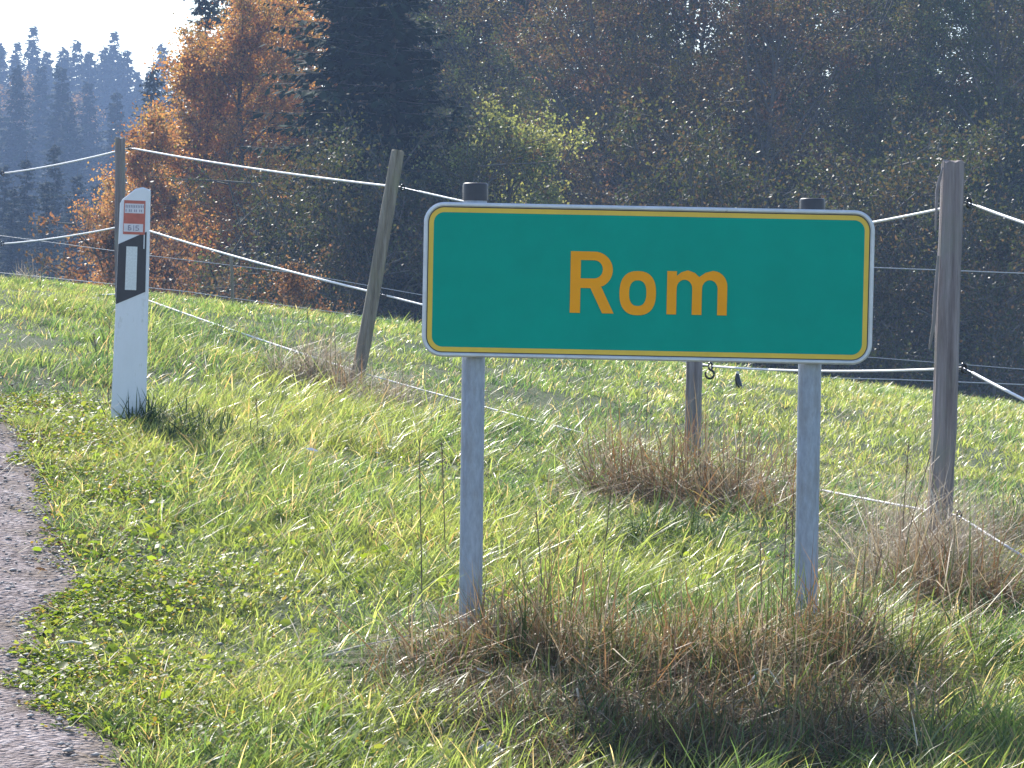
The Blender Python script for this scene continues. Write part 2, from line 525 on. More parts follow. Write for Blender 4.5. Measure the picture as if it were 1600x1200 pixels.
fence_pts = [P(1480, 880, 9.0), P(1085, 740, 11.8), P(556, 600, 14.1), P(188, 470, 17.7)]
fx = np.array([p.x for p in fence_pts][::-1]); fy = np.array([p.y for p in fence_pts][::-1])
def beyond(x, y):
    """>0 on the meadow side of the fence"""
    return y - np.interp(x, fx, fy)

def h_near(x, y):
    h = 0.028 + 0.085 * smooth(0.3, 0.75, fbm(x * 1.6, y * 1.2, 11, 3))
    h = h * (0.65 + 0.35 * smooth(0.0, 0.9, x - edge_x(y)))
    return np.where(beyond(x, y) > 0.1, 0.03 + 0.035 * fbm(x * 1.5, y * 1.5, 12, 3), h)

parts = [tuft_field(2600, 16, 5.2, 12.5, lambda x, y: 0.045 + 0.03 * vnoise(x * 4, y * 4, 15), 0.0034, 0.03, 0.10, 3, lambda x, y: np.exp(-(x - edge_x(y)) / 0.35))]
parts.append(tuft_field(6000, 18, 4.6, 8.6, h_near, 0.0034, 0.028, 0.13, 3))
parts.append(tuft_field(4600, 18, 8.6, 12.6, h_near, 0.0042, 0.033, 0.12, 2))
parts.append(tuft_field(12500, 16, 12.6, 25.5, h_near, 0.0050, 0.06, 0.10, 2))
def join(parts):
    Vs, Ts, Qs, Cs = [], [], [], []
    off = 0
    for v, t, q, c in parts:
        Vs.append(v); Cs.append(c); Ts.append(np.asarray(t) + off); Qs.append(np.asarray(q) + off); off += len(v)
    return np.concatenate(Vs), np.concatenate(Ts), np.concatenate(Qs), np.concatenate(Cs)
v, t, q, c = join(parts)
tag(mesh('grass', v, t, q, M['grass'], col=c), 'sunlit green grass covering the verge and the meadow', 'grass', kind='stuff')

# long lush blades between road and fence
def dl(x, y):
    return smooth(0.42, 0.62, fbm(x * 0.9, y * 0.9, 11, 3)) * smooth(0.5, 1.1, x - edge_x(y)) * (beyond(x, y) < 0.2)
v, t, q, c = join([tuft_field(1300, 14, 5.5, 13.5, lambda x, y: 0.10 + 0.05 * vnoise(x * 3, y * 3, 5), 0.0042, 0.03, 0.08, 3, dl, (0.2, 0.8))])
tag(mesh('long_grass', v, t, q, M['grass'], col=c), 'longer yellow-green grass between the road and the fence', 'grass', kind='stuff')

# flat straw lying in the grass
def straw_litter(n):
    y = np.sqrt(rng.uniform(5.5 ** 2, 15 ** 2, n)); x = rng.uniform(-1, 1, n) * (0.1778 * y + 0.3)
    k = x > edge_x(y) - 0.2; x, y = x[k], y[k]; n = len(x)
    z = H(x, y) + rng.uniform(0.02, 0.09, n)
    ang = rng.normal(0.4, 0.8, n) + math.pi * (rng.random(n) < 0.4)
    c = STRAW[rng.integers(0, 3, n)] * rng.uniform(0.9, 1.5, n)[:, None]
    L = rng.uniform(0.03, 0.14, n)
    return blades(np.stack([x, y, z], 1), ang, L, rng.uniform(0.0018, 0.0038, n), np.full(n, 1.0), np.full(n, 0.15), c, c, 2)
v, t, q, c = straw_litter(2200)
tag(mesh('straw_litter', v, t, q, M['dry'], col=c), 'bleached straw lying loose in the verge grass', 'straw', kind='stuff')

# clover and small round-leaved herbs along the road edge
def leaves_on_ground(n, y0, y1, band, size, pal, hmax, seed):
    y = np.sqrt(rng.uniform(y0 ** 2, y1 ** 2, n))
    x = edge_x(y) + np.abs(rng.normal(0, band, n)) - 0.03 - 0.12 * rng.random(n) ** 2 * vnoise(y * 5, y * 0, 8)
    k = (np.abs(x) < 0.1778 * y + 0.3) & (rng.random(n) < smooth(0.42, 0.58, fbm(x * 2.6, y * 2.0, seed, 2)) + 0.10)
    x, y = x[k], y[k]; n = len(x)
    z = H(x, y) + 0.015 + rng.random(n) ** 1.5 * hmax * smooth(-0.06, 0.25, x - edge_x(y))
    s = size * rng.uniform(0.5, 1.4, n)
    a = rng.uniform(0, 2 * math.pi, n)
    tl = rng.normal(0, 0.6, (n, 2))
    nrm = np.stack([tl[:, 0], tl[:, 1], np.ones(n)], 1); nrm /= np.linalg.norm(nrm, axis=1)[:, None]
    u = np.stack([np.cos(a), np.sin(a), np.zeros(n)], 1)
    u -= nrm * (u * nrm).sum(1)[:, None]; u /= np.linalg.norm(u, axis=1)[:, None]
    w_ = np.cross(nrm, u)
    c0 = np.stack([x, y, z], 1)
    k6 = [(-1, 0), (-0.35, 0.62), (0.55, 0.55), (1, 0), (0.55, -0.55), (-0.35, -0.62)]
    V = np.stack([c0 + u * (s * p)[:, None] + w_ * (s * q_)[:, None] + nrm * (s * 0.25 * abs(q_))[:, None] for p, q_ in k6], 1).reshape(-1, 3)
    o = np.arange(n)[:, None] * 6
    Q = np.concatenate([o + np.array([[0, 1, 2, 3]]), o + np.array([[0, 3, 4, 5]])])
    c = pal[rng.integers(0, len(pal), n)] * rng.uniform(0.7, 1.25, n)[:, None]
    return V, Q, np.repeat(c, 6, 0)
CP = np.array([[0.17, 0.22, 0.035], [0.13, 0.19, 0.035], [0.19, 0.23, 0.055], [0.20, 0.22, 0.06], [0.09, 0.13, 0.03], [0.12, 0.17, 0.045], [0.10, 0.15, 0.04], [0.22, 0.15, 0.06]])
v, q, c = leaves_on_ground(62000, 5.4, 12.5, 0.26, 0.0062, CP, 0.045, 31)
tag(mesh('clover', v, quads=q, mat=M['clover'], col=c), 'low clover and small herbs along the ragged road edge', 'ground cover', kind='stuff')
v, q, c = leaves_on_ground(4500, 5.4, 12, 0.9, 0.014, CP[:4], 0.05, 33)
tag(mesh('broad_weeds', v, quads=q, mat=M['clover'], col=c), 'broad-leaved weeds scattered through the verge grass', 'weeds', kind='stuff')

# loose stones on the road
def stones(n, name, x_off, smin, smax, mat):
    y = np.sqrt(rng.uniform(5.2 ** 2, 13 ** 2, n))
    x = edge_x(y) + x_off(n)
    k = (x > -0.1778 * y - 0.4); x, y = x[k], y[k]; n = len(x)
    z = H(x, y) + 0.02
    s = rng.uniform(smin, smax, n) * rng.lognormal(0, 0.3, n)
    octv = np.array([[1, 0, 0], [0, 1, 0], [-1, 0, 0], [0, -1, 0], [0, 0, .35], [0, 0, -.5]])
    jit = rng.uniform(0.6, 1.25, (n, 6, 1))
    a = rng.uniform(0, 6.28, n); ca, sa = np.cos(a), np.sin(a)
    o3 = octv[None] * jit
    R = np.stack([o3[..., 0] * ca[:, None] - o3[..., 1] * sa[:, None], o3[..., 0] * sa[:, None] + o3[..., 1] * ca[:, None], o3[..., 2]], -1)
    V = (np.stack([x, y, z], 1)[:, None] + R * s[:, None, None]).reshape(-1, 3)
    T = np.array([[0, 1, 4], [1, 2, 4], [2, 3, 4], [3, 0, 4], [1, 0, 5], [2, 1, 5], [3, 2, 5], [0, 3, 5]])
    T = (np.arange(n)[:, None, None] * 6 + T[None]).reshape(-1, 3)
    return mesh(name, V, T, mat=mat)
tag(stones(3800, 'loose_gravel', lambda n: -np.abs(rng.normal(0, 0.4, n)) - 0.0, 0.003, 0.009, M['stone']),
    'loose pale grit lying on the worn road surface', 'gravel', kind='stuff')
tag(stones(160, 'verge_pebbles', lambda n: np.abs(rng.normal(0, 0.3, n)), 0.006, 0.011, M['stone']),
    'pale pebbles scattered at the road edge', 'pebbles', kind='stuff')

v, q, c = leaves_on_ground(6500, 5.2, 13, 0.16, 0.006, np.array([[0.22, 0.12, 0.07], [0.15, 0.09, 0.06], [0.30, 0.22, 0.14]]), 0.02, 77)
tag(mesh('leaf_litter', v, quads=q, mat=M['dry'], col=c), 'crumbled brown leaf litter where grass and road meet', 'litter', kind='stuff')

# ------------------------------------------------------------------ trees
def leaf_quads(P_, size, pal, pw, ax=0.62, up=0.35):
    n = len(P_)
    d = rng.normal(0, 1, (n, 3)); d[:, 2] -= 0.3; d /= np.linalg.norm(d, axis=1)[:, None]
    e = rng.normal(0, 1, (n, 3)); e[:, 2] *= 0.6
    e = np.cross(d, e); e /= np.linalg.norm(e, axis=1)[:, None] + 1e-9
    s = size * rng.uniform(0.6, 1.35, n)[:, None]
    V = np.stack([P_ - d * s * 0.5, P_ + e * s * ax * 0.5, P_ + d * s * 0.5, P_ - e * s * ax * 0.5], 1).reshape(-1, 3)
    Q = np.arange(n)[:, None] * 4 + np.arange(4)[None]
    return V, Q

def tree_meshes(seed, h, rad, base, n_leaf, pal, leaf=0.09, limbs=26, trunk_r=None, shape='round', clump=0.26, droop=0.0, pal_dir=None, bare=0.0):
    """returns (trunk path data, leaf data) of a broad-leaved tree, local coordinates"""
    R = random.Random(seed)
    g = np.random.default_rng(seed)
    tr = trunk_r or h * 0.013
    paths = []
    n = 9
    ax_, ay_ = R.uniform(-0.04, 0.04) * h, R.uniform(-0.04, 0.04) * h
    zt = np.linspace(0, h * 0.96, n)
    tp = np.stack([ax_ * (zt / h) ** 2 + g.normal(0, 0.008 * h, n) * (zt > 0), ay_ * (zt / h) ** 2 + g.normal(0, 0.008 * h, n) * (zt > 0), zt], 1)
    paths.append((tp, tr * (1 - 0.9 * (zt / h)) + 0.008))
    tips = []
    def prof(t):
        if shape == 'round': return math.sqrt(max(0.02, 1 - (2 * t - 0.85) ** 2 / 1.3))
        if shape == 'cone': return (1 - t) ** 0.8 + 0.12
        return 0.75 + 0.25 * math.sin(t * 3.1)
    for i in range(limbs):
        t = (i + R.random()) / limbs
        z0 = h * (base + (0.97 - base) * t)
        az = i * 2.4 + R.uniform(-0.5, 0.5)
        L = rad * prof(t) * R.uniform(0.7, 1.12)
        el = lerp(0.25, 1.0, t) + R.uniform(-0.15, 0.2) - droop
        p0 = np.array([np.interp(z0, zt, tp[:, 0]), np.interp(z0, zt, tp[:, 1]), z0])
        m = 6
        pts = [p0]
        d = np.array([math.cos(az) * math.cos(el), math.sin(az) * math.cos(el), math.sin(el)])
        L = L / max(0.45, math.cos(el))
        if L > rad * 1.6: L = rad * 1.6
        for k in range(m):
            d = d + g.normal(0, 0.13, 3); d[2] += 0.04 - droop * 0.1; d /= np.linalg.norm(d)
            pts.append(pts[-1] + d * L / m)
        pts = np.array(pts)
        r0 = tr * 0.42 * (1 - 0.6 * t)
        paths.append((pts, np.linspace(r0, 0.008, m + 1)))
        nb = 7
        for j in range(nb):
            u = R.uniform(0.2, 1.0) * m
            k = min(m - 1, int(u))
            q0 = pts[k] + (pts[k + 1] - pts[k]) * (u - k)
            dd = (pts[k + 1] - pts[k]); dd /= np.linalg.norm(dd)
            dd = dd * 0.7 + g.normal(0, 0.65, 3); dd[2] += 0.15; dd /= np.linalg.norm(dd)
            LL = L * R.uniform(0.18, 0.42)
            mid = q0 + dd * LL * 0.5; dd2 = dd + g.normal(0, 0.25, 3)
            end = mid + dd2 / np.linalg.norm(dd2) * LL * 0.5
            paths.append((np.array([q0, mid, end]), np.array([0.014, 0.01, 0.004])))
            for s_ in range(3):
                ww = g.normal(0, 1, 3); ww /= np.linalg.norm(ww)
                q1 = mid + (end - mid) * R.random()
                q2 = q1 + (dd * 0.5 + ww * 0.7) * LL * 0.5
                paths.append((np.array([q1, q2]), np.array([0.006, 0.003])))
                if R.random() > bare: tips.append((q1, q2))
            if R.random() > bare: tips.append((mid, end))
    V, Q = tubes(paths, 4)
    tips = np.array(tips)
    k = g.integers(0, len(tips), n_leaf)
    u = g.random(n_leaf)[:, None]
    pos = tips[k, 0] * (1 - u) + tips[k, 1] * u + g.normal(0, clump, (n_leaf, 3)) * g.random((n_leaf, 1))
    okp = pos[:, 2] > 0.1
    pos = pos[okp]; k = k[okp]
    LV, LQ = leaf_quads(pos, leaf, None, None)
    # colour per clump plus per leaf
    pal = np.array(pal)
    tc_ = g.integers(0, len(pal), len(tips))
    cl_ = g.uniform(0.6, 1.35, len(tips))
    cc = (pal[tc_[k[:len(pos)]]] * 0.8 + pal[g.integers(0, len(pal), len(pos))] * 0.2) * cl_[k[:len(pos)]][:, None]
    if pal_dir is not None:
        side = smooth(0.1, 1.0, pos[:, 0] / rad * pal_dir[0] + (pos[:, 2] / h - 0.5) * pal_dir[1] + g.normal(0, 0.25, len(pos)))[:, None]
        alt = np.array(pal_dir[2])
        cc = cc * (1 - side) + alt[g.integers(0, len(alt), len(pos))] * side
    cc = cc * g.uniform(0.82, 1.18, (len(pos), 1))
    return (V, Q), (LV, LQ, np.repeat(cc, 4, 0))

def spruce_meshes(seed, h, rad, pal, whorls=34, twigs=16, base=0.06, card=0.34, cw=0.24):
    R = random.Random(seed); g = np.random.default_rng(seed)
    zt = np.linspace(0, h, 8)
    tr = h * 0.012
    paths = [(np.stack([g.normal(0, 0.01, 8), g.normal(0, 0.01, 8), zt], 1), tr * (1 - 0.95 * zt / h) + 0.006)]
    V4, C4 = [], []
    pal = np.array(pal)
    for i in range(whorls):
        t = (i / whorls) ** 0.92
        z = h * (base + (0.985 - base) * t)
        L0 = rad * (1 - t) ** 0.66 + 0.06
        nb = 7 if t < 0.8 else 5
        off = R.random() * 6.28
        zc = z; tc0 = t
        for j in range(nb):
            z = min(h * 0.985, zc + R.uniform(-0.5, 0.5) * h / whorls * 1.6); t = min(1, max(0, tc0 + (z - zc) / h))
            L0 = rad * (1 - t) ** 0.66 + 0.06
            az = off + j * 6.283 / nb + R.uniform(-0.25, 0.25)
            L = L0 * R.uniform(0.5, 1.2)
            d = np.array([math.cos(az), math.sin(az), 0])
            s = np.array([-math.sin(az), math.cos(az), 0])
            rise = 0.35 * t - 0.12 + R.uniform(-0.1, 0.1)
            us = np.linspace(0, 1, 5)
            pts = np.array([0, 0, z])[None] + d[None] * (us * L)[:, None]
            pts[:, 2] += L * (rise * us - 0.32 * us ** 1.5 * (1 - t * 0.6) + 0.12 * us ** 4)
            paths.append((pts, np.linspace(0.02 * (1 - t) + 0.006, 0.004, 5)))
            nt2 = max(4, int(twigs * (0.35 + 0.65 * L0 / rad)))
            c0 = pal[R.randrange(len(pal))] * R.uniform(0.7, 1.25)
            for k in range(nt2):
                u = (k + R.random()) / nt2
                p = np.array([np.interp(u, us, pts[:, q]) for q in range(3)])
                sg = 1 if k % 2 else -1
                ln = card * (1.15 - 0.6 * u) * R.uniform(0.6, 1.3) * (0.45 + 0.55 * L0 / rad)
                e = s * sg * R.uniform(0.5, 1) + d * R.uniform(0.35, 0.9)
                e[2] = R.uniform(-1.1, 0.15)
                e /= np.linalg.norm(e)
                f = np.cross(e, np.array([R.uniform(-.6, .6), R.uniform(-.6, .6), 1])); f /= np.linalg.norm(f) + 1e-9
                wv = ln * cw
                V4 += [p - f * wv * 0.4, p + e * ln * 0.5 - f * wv, p + e * ln, p + e * ln * 0.5 + f * wv]
                C4.append(c0 * R.uniform(0.8, 1.2))
            # hanging ragged tip
    V, Q = tubes(paths, 4)
    LV = np.array(V4); LQ = np.arange(len(C4))[:, None] * 4 + np.arange(4)[None]
    return (V, Q), (LV, LQ, np.repeat(np.array(C4), 4, 0))

class Kind:
    def __init__(self, data, name, mat, crown='crown'):
        (tv, tq), (lv, lq, lc) = data
        self.name = name; self.tm = None; self.crown = crown
        self.tv, self.tq, self.lv, self.lq, self.lc, self.mat = tv, tq, lv, lq, lc, mat
    def place(self, x, y, label, cat='tree', group=None, s=1.0, rz=None, z=None, sink=0.25):
        z = Hs(x, y) - sink if z is None else z
        e = empty(self.name, (x, y, z), rz if rz is not None else random.uniform(0, 6.28))
        e.scale = (s, s, s * random.uniform(0.95, 1.06))
        tag(e, label, cat, group)
        if self.tm is None:
            a = mesh('trunk', self.tv, quads=self.tq, mat=M['bark'], parent=e)
            b = mesh(self.crown, self.lv, quads=self.lq, mat=self.mat, parent=e, col=self.lc)
            self.tm, self.lm = a.data, b.data
        else:
            link(bpy.data.objects.new('trunk', self.tm), e)
            link(bpy.data.objects.new(self.crown, self.lm), e)
        return e

ORANGE = [(0.42, 0.205, 0.075), (0.35, 0.155, 0.065), (0.44, 0.25, 0.09), (0.28, 0.13, 0.06), (0.36, 0.25, 0.085), (0.23, 0.19, 0.06)]
OLIVE = [(0.060, 0.080, 0.030), (0.080, 0.095, 0.032), (0.045, 0.064, 0.026), (0.105, 0.110, 0.035), (0.085, 0.070, 0.030)]
BROWN = [(0.10, 0.065, 0.040), (0.12, 0.075, 0.040), (0.08, 0.062, 0.035), (0.075, 0.085, 0.030), (0.15, 0.075, 0.050), (0.11, 0.105, 0.040)]
GREEN = [(0.055, 0.095, 0.036), (0.070, 0.110, 0.042), (0.040, 0.072, 0.030), (0.10, 0.125, 0.045)]
DARKG = [(0.035, 0.055, 0.018), (0.045, 0.06, 0.02), (0.06, 0.065, 0.02), (0.07, 0.05, 0.02)]
SPR = [(0.020, 0.038, 0.022), (0.028, 0.048, 0.026), (0.014, 0.028, 0.018)]

def X(px, D):
    return P(px, 425, D).x
def ZT(py, D):
    return P(800, py, D).z

# big orange beech at the forest edge
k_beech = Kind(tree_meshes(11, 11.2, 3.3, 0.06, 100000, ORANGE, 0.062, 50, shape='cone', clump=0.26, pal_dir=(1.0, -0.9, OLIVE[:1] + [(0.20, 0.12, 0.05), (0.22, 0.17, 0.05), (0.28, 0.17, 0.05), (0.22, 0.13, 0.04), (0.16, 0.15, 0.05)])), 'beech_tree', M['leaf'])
k_small = Kind(tree_meshes(12, 7.4, 1.9, 0.04, 42000, ORANGE[:5] + ORANGE, 0.06, 30, shape='cone', clump=0.2), 'beech_tree', M['leaf'])
k_brown = Kind(tree_meshes(13, 13.0, 3.2, 0.08, 66000, BROWN, 0.064, 40, clump=0.26, shape='col', bare=0.2), 'hornbeam_tree', M['leaf'])
k_brown2 = Kind(tree_meshes(14, 12.0, 2.8, 0.05, 60000, BROWN + OLIVE, 0.062, 40, clump=0.24, shape='col', bare=0.25), 'hornbeam_tree', M['leaf'])
k_olive = Kind(tree_meshes(15, 13.5, 3.0, 0.06, 66000, OLIVE + DARKG, 0.066, 42, clump=0.26, shape='col', bare=0.15), 'oak_tree', M['leaf'])
k_green = Kind(tree_meshes(16, 12.5, 2.8, 0.08, 66000, GREEN + OLIVE, 0.064, 40, clump=0.26, shape='col', bare=0.15), 'ash_tree', M['leaf'])
k_gold = Kind(tree_meshes(17, 17.0, 3.4, 0.40, 45000, ORANGE + BROWN + [(0.3, 0.2, 0.04)], 0.09, 36, clump=0.36, shape='round'), 'beech_tree', M['leaf'])
k_bush = Kind(tree_meshes(18, 7.0, 1.05, 0.5, 24000, [(0.24, 0.28, 0.10), (0.28, 0.30, 0.12), (0.17, 0.21, 0.07)], 0.06, 30, clump=0.2, shape='round'), 'bush', M['leaf'])
k_redbush = Kind(tree_meshes(19, 5.2, 1.1, 0.35, 12000, [(0.20, 0.095, 0.055), (0.15, 0.075, 0.05), (0.22, 0.13, 0.065), (0.11, 0.08, 0.05)], 0.055, 26, clump=0.16, shape='round', bare=0.2), 'bush', M['leaf'])
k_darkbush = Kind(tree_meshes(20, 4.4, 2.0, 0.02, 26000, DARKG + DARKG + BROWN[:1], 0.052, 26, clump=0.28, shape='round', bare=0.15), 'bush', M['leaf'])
k_spruce = Kind(spruce_meshes(31, 17, 3.3, SPR, 54, 40, 0.03, 0.5), 'spruce_tree', M['needle'])
k_spruce2 = Kind(spruce_meshes(32, 15, 2.9, SPR, 50, 38, 0.03, 0.46), 'spruce_tree', M['needle'])
k_far = [Kind(spruce_meshes(40 + i, 20, 3.3, [(0.018, 0.034, 0.018), (0.024, 0.042, 0.02)], 66, 18, 0.03, 0.8, 0.36), 'spruce_tree', M['needle']) for i in range(3)]
k_fargold = Kind(tree_meshes(21, 22, 1.3, 0.72, 700, [(0.24, 0.16, 0.07), (0.20, 0.12, 0.06)], 0.2, 24, clump=0.4), 'larch_tree', M['leaf'])

def put(kind, px, D, topy=None, h=None, **kw):
    """stand a tree at photo column px; scale it so its top reaches row topy"""
    x = X(px, D); s = 1.0
    if topy is not None:
        s = (ZT(topy, D) - (Hs(x, D) - 0.25)) / h
    return kind.place(x, D, s=s, **kw)

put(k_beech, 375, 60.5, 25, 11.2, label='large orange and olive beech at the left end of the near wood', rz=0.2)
put(k_small, 242, 57, 190, 7.4, label='smaller orange beech at the wood edge behind the white post', rz=1.0)
put(k_small, 330, 61, 112, 7.4, label='middle-sized orange beech against the sky left of the large one', rz=2.0)
put(k_small, 425, 63, 0, 7.4, label='orange beech top peeping out right of the large beech', rz=5.0)
put(k_small, 192, 55, 335, 7.4, label='low russet young beech leftmost along the near wood edge', rz=3.0)
put(k_spruce2, 318, 76, -70, 15, label='dark spruce rising behind the top left of the orange beech')
put(k_spruce2, 238, 112, 68, 15, label='small blue-green spruce tip in the gap left of the orange beech')
put(k_spruce, 535, 54.5, -380, 17, label='dark spruce immediately right of the orange beech')
put(k_spruce2, 612, 54, -300, 15, label='dark spruce behind the leaning fence post', rz=1)
put(k_spruce, 660, 55, 60, 17, label='dark spruce just right above the leaning fence post', rz=2)
put(k_spruce2, 622, 56, 130, 15, label='dark pointed spruce between leaning post and sign corner', rz=3)
put(k_spruce2, 755, 56, 215, 15, label='low dark spruce left of the light green bush', rz=2.2)
put(k_spruce, 548, 57, -200, 17, label='dark spruce squeezed between the two large spruces above the leaning post', rz=0.7)
put(k_spruce2, 710, 55, 160, 15, label='shorter dark spruce above the left end of the sign', rz=4)
put(k_gold, 640, 84, -150, 17, label='tall golden beech crown behind the dark spruces, left one')
put(k_gold, 770, 80, -130, 17, label='tall orange-brown beech above the sign left half, bare trunk below')
put(k_gold, 880, 88, -110, 17, label='tall golden-brown beech behind the light green bush')
put(k_bush, 800, 52, 205, 7.0, label='light green bush just above the left half of the sign')
put(k_green, 780, 66, 150, 12.5, label='green leafy tree behind the light green bush')
put(k_brown, 930, 62, -25, 13, label='red-brown thinning hornbeam above the letters of the sign')
put(k_brown2, 1010, 66, -10, 12, label='brown twiggy hornbeam above the middle of the sign')
put(k_olive, 1100, 64, -30, 13.5, label='olive leaved oak above the right half of the sign')
put(k_brown, 1200, 61, -20, 13, label='brown hornbeam above the right sign post', rz=2.2)
put(k_brown2, 1290, 67, 0, 12, label='open twiggy hornbeam with a sky gap, left of the thick fence post', rz=4)
put(k_green, 1370, 63, -20, 12.5, label='dull green ash immediately left above the thick fence post', rz=1.1)
put(k_olive, 1460, 66, -40, 13.5, label='olive oak directly behind the thick fence post', rz=2.5)
put(k_green, 1560, 62, -30, 12.5, label='dull green ash at the right edge of the wood in view', rz=5)
put(k_brown2, 1650, 65, -20, 12, label='brown hornbeam cut by the right picture edge', rz=0.6)
put(k_olive, 1760, 63, -20, 13.5, label='olive oak beyond the right picture edge', rz=0.3)
put(k_brown, 1880, 66, -20, 13, label='brown hornbeam further beyond the right picture edge', rz=0.3)
# lower bushes at the wood edge, mostly shaded
BL = ['left of the leaning post', 'behind the leaning post foot', 'behind the left sign edge', 'behind the sign middle', 'behind the right sign post',
      'between sign and thick fence post', 'behind the thick fence post', 'right of the thick fence post']
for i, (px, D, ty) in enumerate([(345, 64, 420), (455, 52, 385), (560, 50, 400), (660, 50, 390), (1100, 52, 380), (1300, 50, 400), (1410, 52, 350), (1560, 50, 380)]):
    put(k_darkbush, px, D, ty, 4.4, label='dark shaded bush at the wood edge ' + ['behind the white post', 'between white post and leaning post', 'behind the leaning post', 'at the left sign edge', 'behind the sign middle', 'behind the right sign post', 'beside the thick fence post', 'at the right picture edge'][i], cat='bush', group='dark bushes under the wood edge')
put(k_redbush, 170, 42, 395, 5.2, label='red-orange bush behind the meadow crest beside the white post', cat='bush')
put(k_redbush, 455, 34, 462, 5.2, label='small russet bush left of the leaning post foot', cat='bush')
put(k_redbush, 235, 46, 425, 5.2, label='russet bush under the orange beech right of the white post', cat='bush')
# second row and back stop of the wood
row = [(k_olive, 540, 78), (k_spruce, 450, 80), (k_spruce2, 610, 82), (k_spruce, 720, 84), (k_green, 700, 92), (k_olive, 850, 76), (k_spruce, 960, 86),
       (k_brown, 1080, 78), (k_spruce2, 1170, 84), (k_olive, 1260, 80), (k_green, 1340, 86), (k_spruce, 1430, 82), (k_brown, 1530, 78), (k_spruce2, 1620, 84),
       (k_spruce, 1720, 86), (k_olive, 560, 98), (k_spruce, 820, 100), (k_spruce, 1020, 98), (k_spruce2, 1230, 102), (k_spruce, 1400, 100), (k_spruce2, 1560, 104), (k_spruce, 380, 92)]
KN = {id(k_olive): ('olive oak', 13.5), id(k_green): ('green ash', 12.5), id(k_brown): ('brown hornbeam', 13), id(k_spruce): ('dark spruce', 17), id(k_spruce2): ('dark spruce', 15)}
def where(px, D):
    for lim, w_ in ((400, 'behind the large orange beech'), (500, 'right of the large orange beech'), (600, 'behind the leaning fence post'), (680, 'above the left sign corner'), (760, 'above the left sign post'),
                    (900, 'behind the light green bush'), (1000, 'above the letter R'), (1120, 'above the letter m'), (1200, 'left of the right sign post top'), (1300, 'above the right sign post'), (1370, 'above the right sign corner'),
                    (1450, 'left of the thick fence post'), (1540, 'right of the thick fence post'), (1600, 'near the right picture edge'), (9999, 'beyond the right picture edge')):
        if px < lim: return w_ + (', back row' if D > 90 else ', second row')
for k, px, D in row:
    n_, hh = KN[id(k)]
    put(k, px, D, random.uniform(-330, -140), hh, label=n_ + ' deep in the wood ' + where(px, D), group='trees of the inner wood: ' + n_)

# conifers: dark group in the valley at the far left, and the hazy far hill
ORD = ['first', 'second', 'third', 'fourth', 'fifth', 'sixth', 'seventh', 'eighth', 'ninth', 'tenth', 'eleventh', 'twelfth', 'thirteenth']
i2 = [2, 4, 6, 8, 10, 5, 7, 9, 3, 11, 12, 1, 0]
for i, (px, D, ty) in enumerate([(-60, 118, 235), (5, 122, 240), (40, 118, 225), (85, 124, 232), (120, 119, 262), (20, 110, 290), (70, 108, 300), (110, 112, 310), (-30, 109, 300), (150, 128, 280), (185, 130, 290), (-110, 120, 250), (-160, 122, 240)]):
    put(k_spruce, px, D, ty, 17, label=ORD[i2[i]] + ' dark spruce from the left in the valley below the hazy hillside', group='valley spruces at far left')
g2 = random.Random(5)
sil = [(-5, 72), (22, 88), (50, 60), (72, 72), (97, 62), (118, 68), (138, 74), (160, 88), (176, 66), (196, 92), (216, 110), (235, 140)]
for i, (px, ty) in enumerate(sil):
    D = 298 + g2.uniform(-5, 5)
    put(k_far[i % 3], px, D, ty, 20, label=ORD[i] + ' hazy spruce from the left on the far hill skyline', group='skyline spruces of the far hill')
for j in range(16):
    px = -60 + j * 21 + g2.uniform(-5, 5)
    put(k_far[(j + 1) % 3], px, 309 + g2.uniform(-4, 4), g2.uniform(88, 112), 20, label='hazy blue spruce filling the second row of the far skyline', group='second row of far skyline spruces')
for r_, D in enumerate([205, 222, 240, 258, 276, 290]):
    for j in range(15):
        px = -330 + j * 46 + g2.uniform(-14, 14)
        if px > 330 and j % 2: continue
        k_far[g2.randrange(3)].place(X(px, D), D + g2.uniform(-5, 5), 'hazy blue spruce on the slope of the far hill', group='spruces on the slope of the far hill', s=g2.uniform(0.82, 1.12))
for px, D, ty, ll in [(17, 236, 140, 'leftmost'), (33, 240, 135, 'second'), (110, 244, 150, 'middle'), (142, 238, 160, 'rightmost')]:
    put(k_fargold, px, D, ty, 22, label=f'pale yellow larch among the hazy far spruces, {ll} of four')

# ------------------------------------------------------------------ town sign
SY = 7.5
sc = SY / FPX                       # metres per photo pixel at the sign
cen = P(1012.5, 443, SY)
sg = empty('town_sign', (cen.x, SY, Hs(cen.x, SY)))
tag(sg, 'green town sign reading Rom with yellow border on two grey posts', 'sign')
TILT = math.radians(-0.45)
def rr(w_, h_, r, n=10):
    pts = []
    for cx, cy, a0 in ((w_ / 2 - r, h_ / 2 - r, 0), (-w_ / 2 + r, h_ / 2 - r, 90), (-w_ / 2 + r, -h_ / 2 + r, 180), (w_ / 2 - r, -h_ / 2 + r, 270)):
        for i in range(n + 1):
            a = math.radians(a0 + 90 * i / n)
            pts.append((cx + r * math.cos(a), cy + r * math.sin(a)))
    return pts
holder = Matrix.Translation((0, 0, cen.z - sg.location.z)) @ Matrix.Rotation(-TILT, 4, 'Y')
def plate(name, w_, h_, r, y0, y1, mat, parent):
    p = rr(w_, h_, r); n = len(p)
    V = [holder @ Vector((a, y0, b)) for a, b in p] + [holder @ Vector((a, y1, b)) for a, b in p]
    F = [tuple(range(n)), tuple(range(2 * n - 1, n - 1, -1))] + [(i, n + i, n + (i + 1) % n, (i + 1) % n) for i in range(n)]
    return mesh(name, V, polys=F, mat=mat, parent=parent)
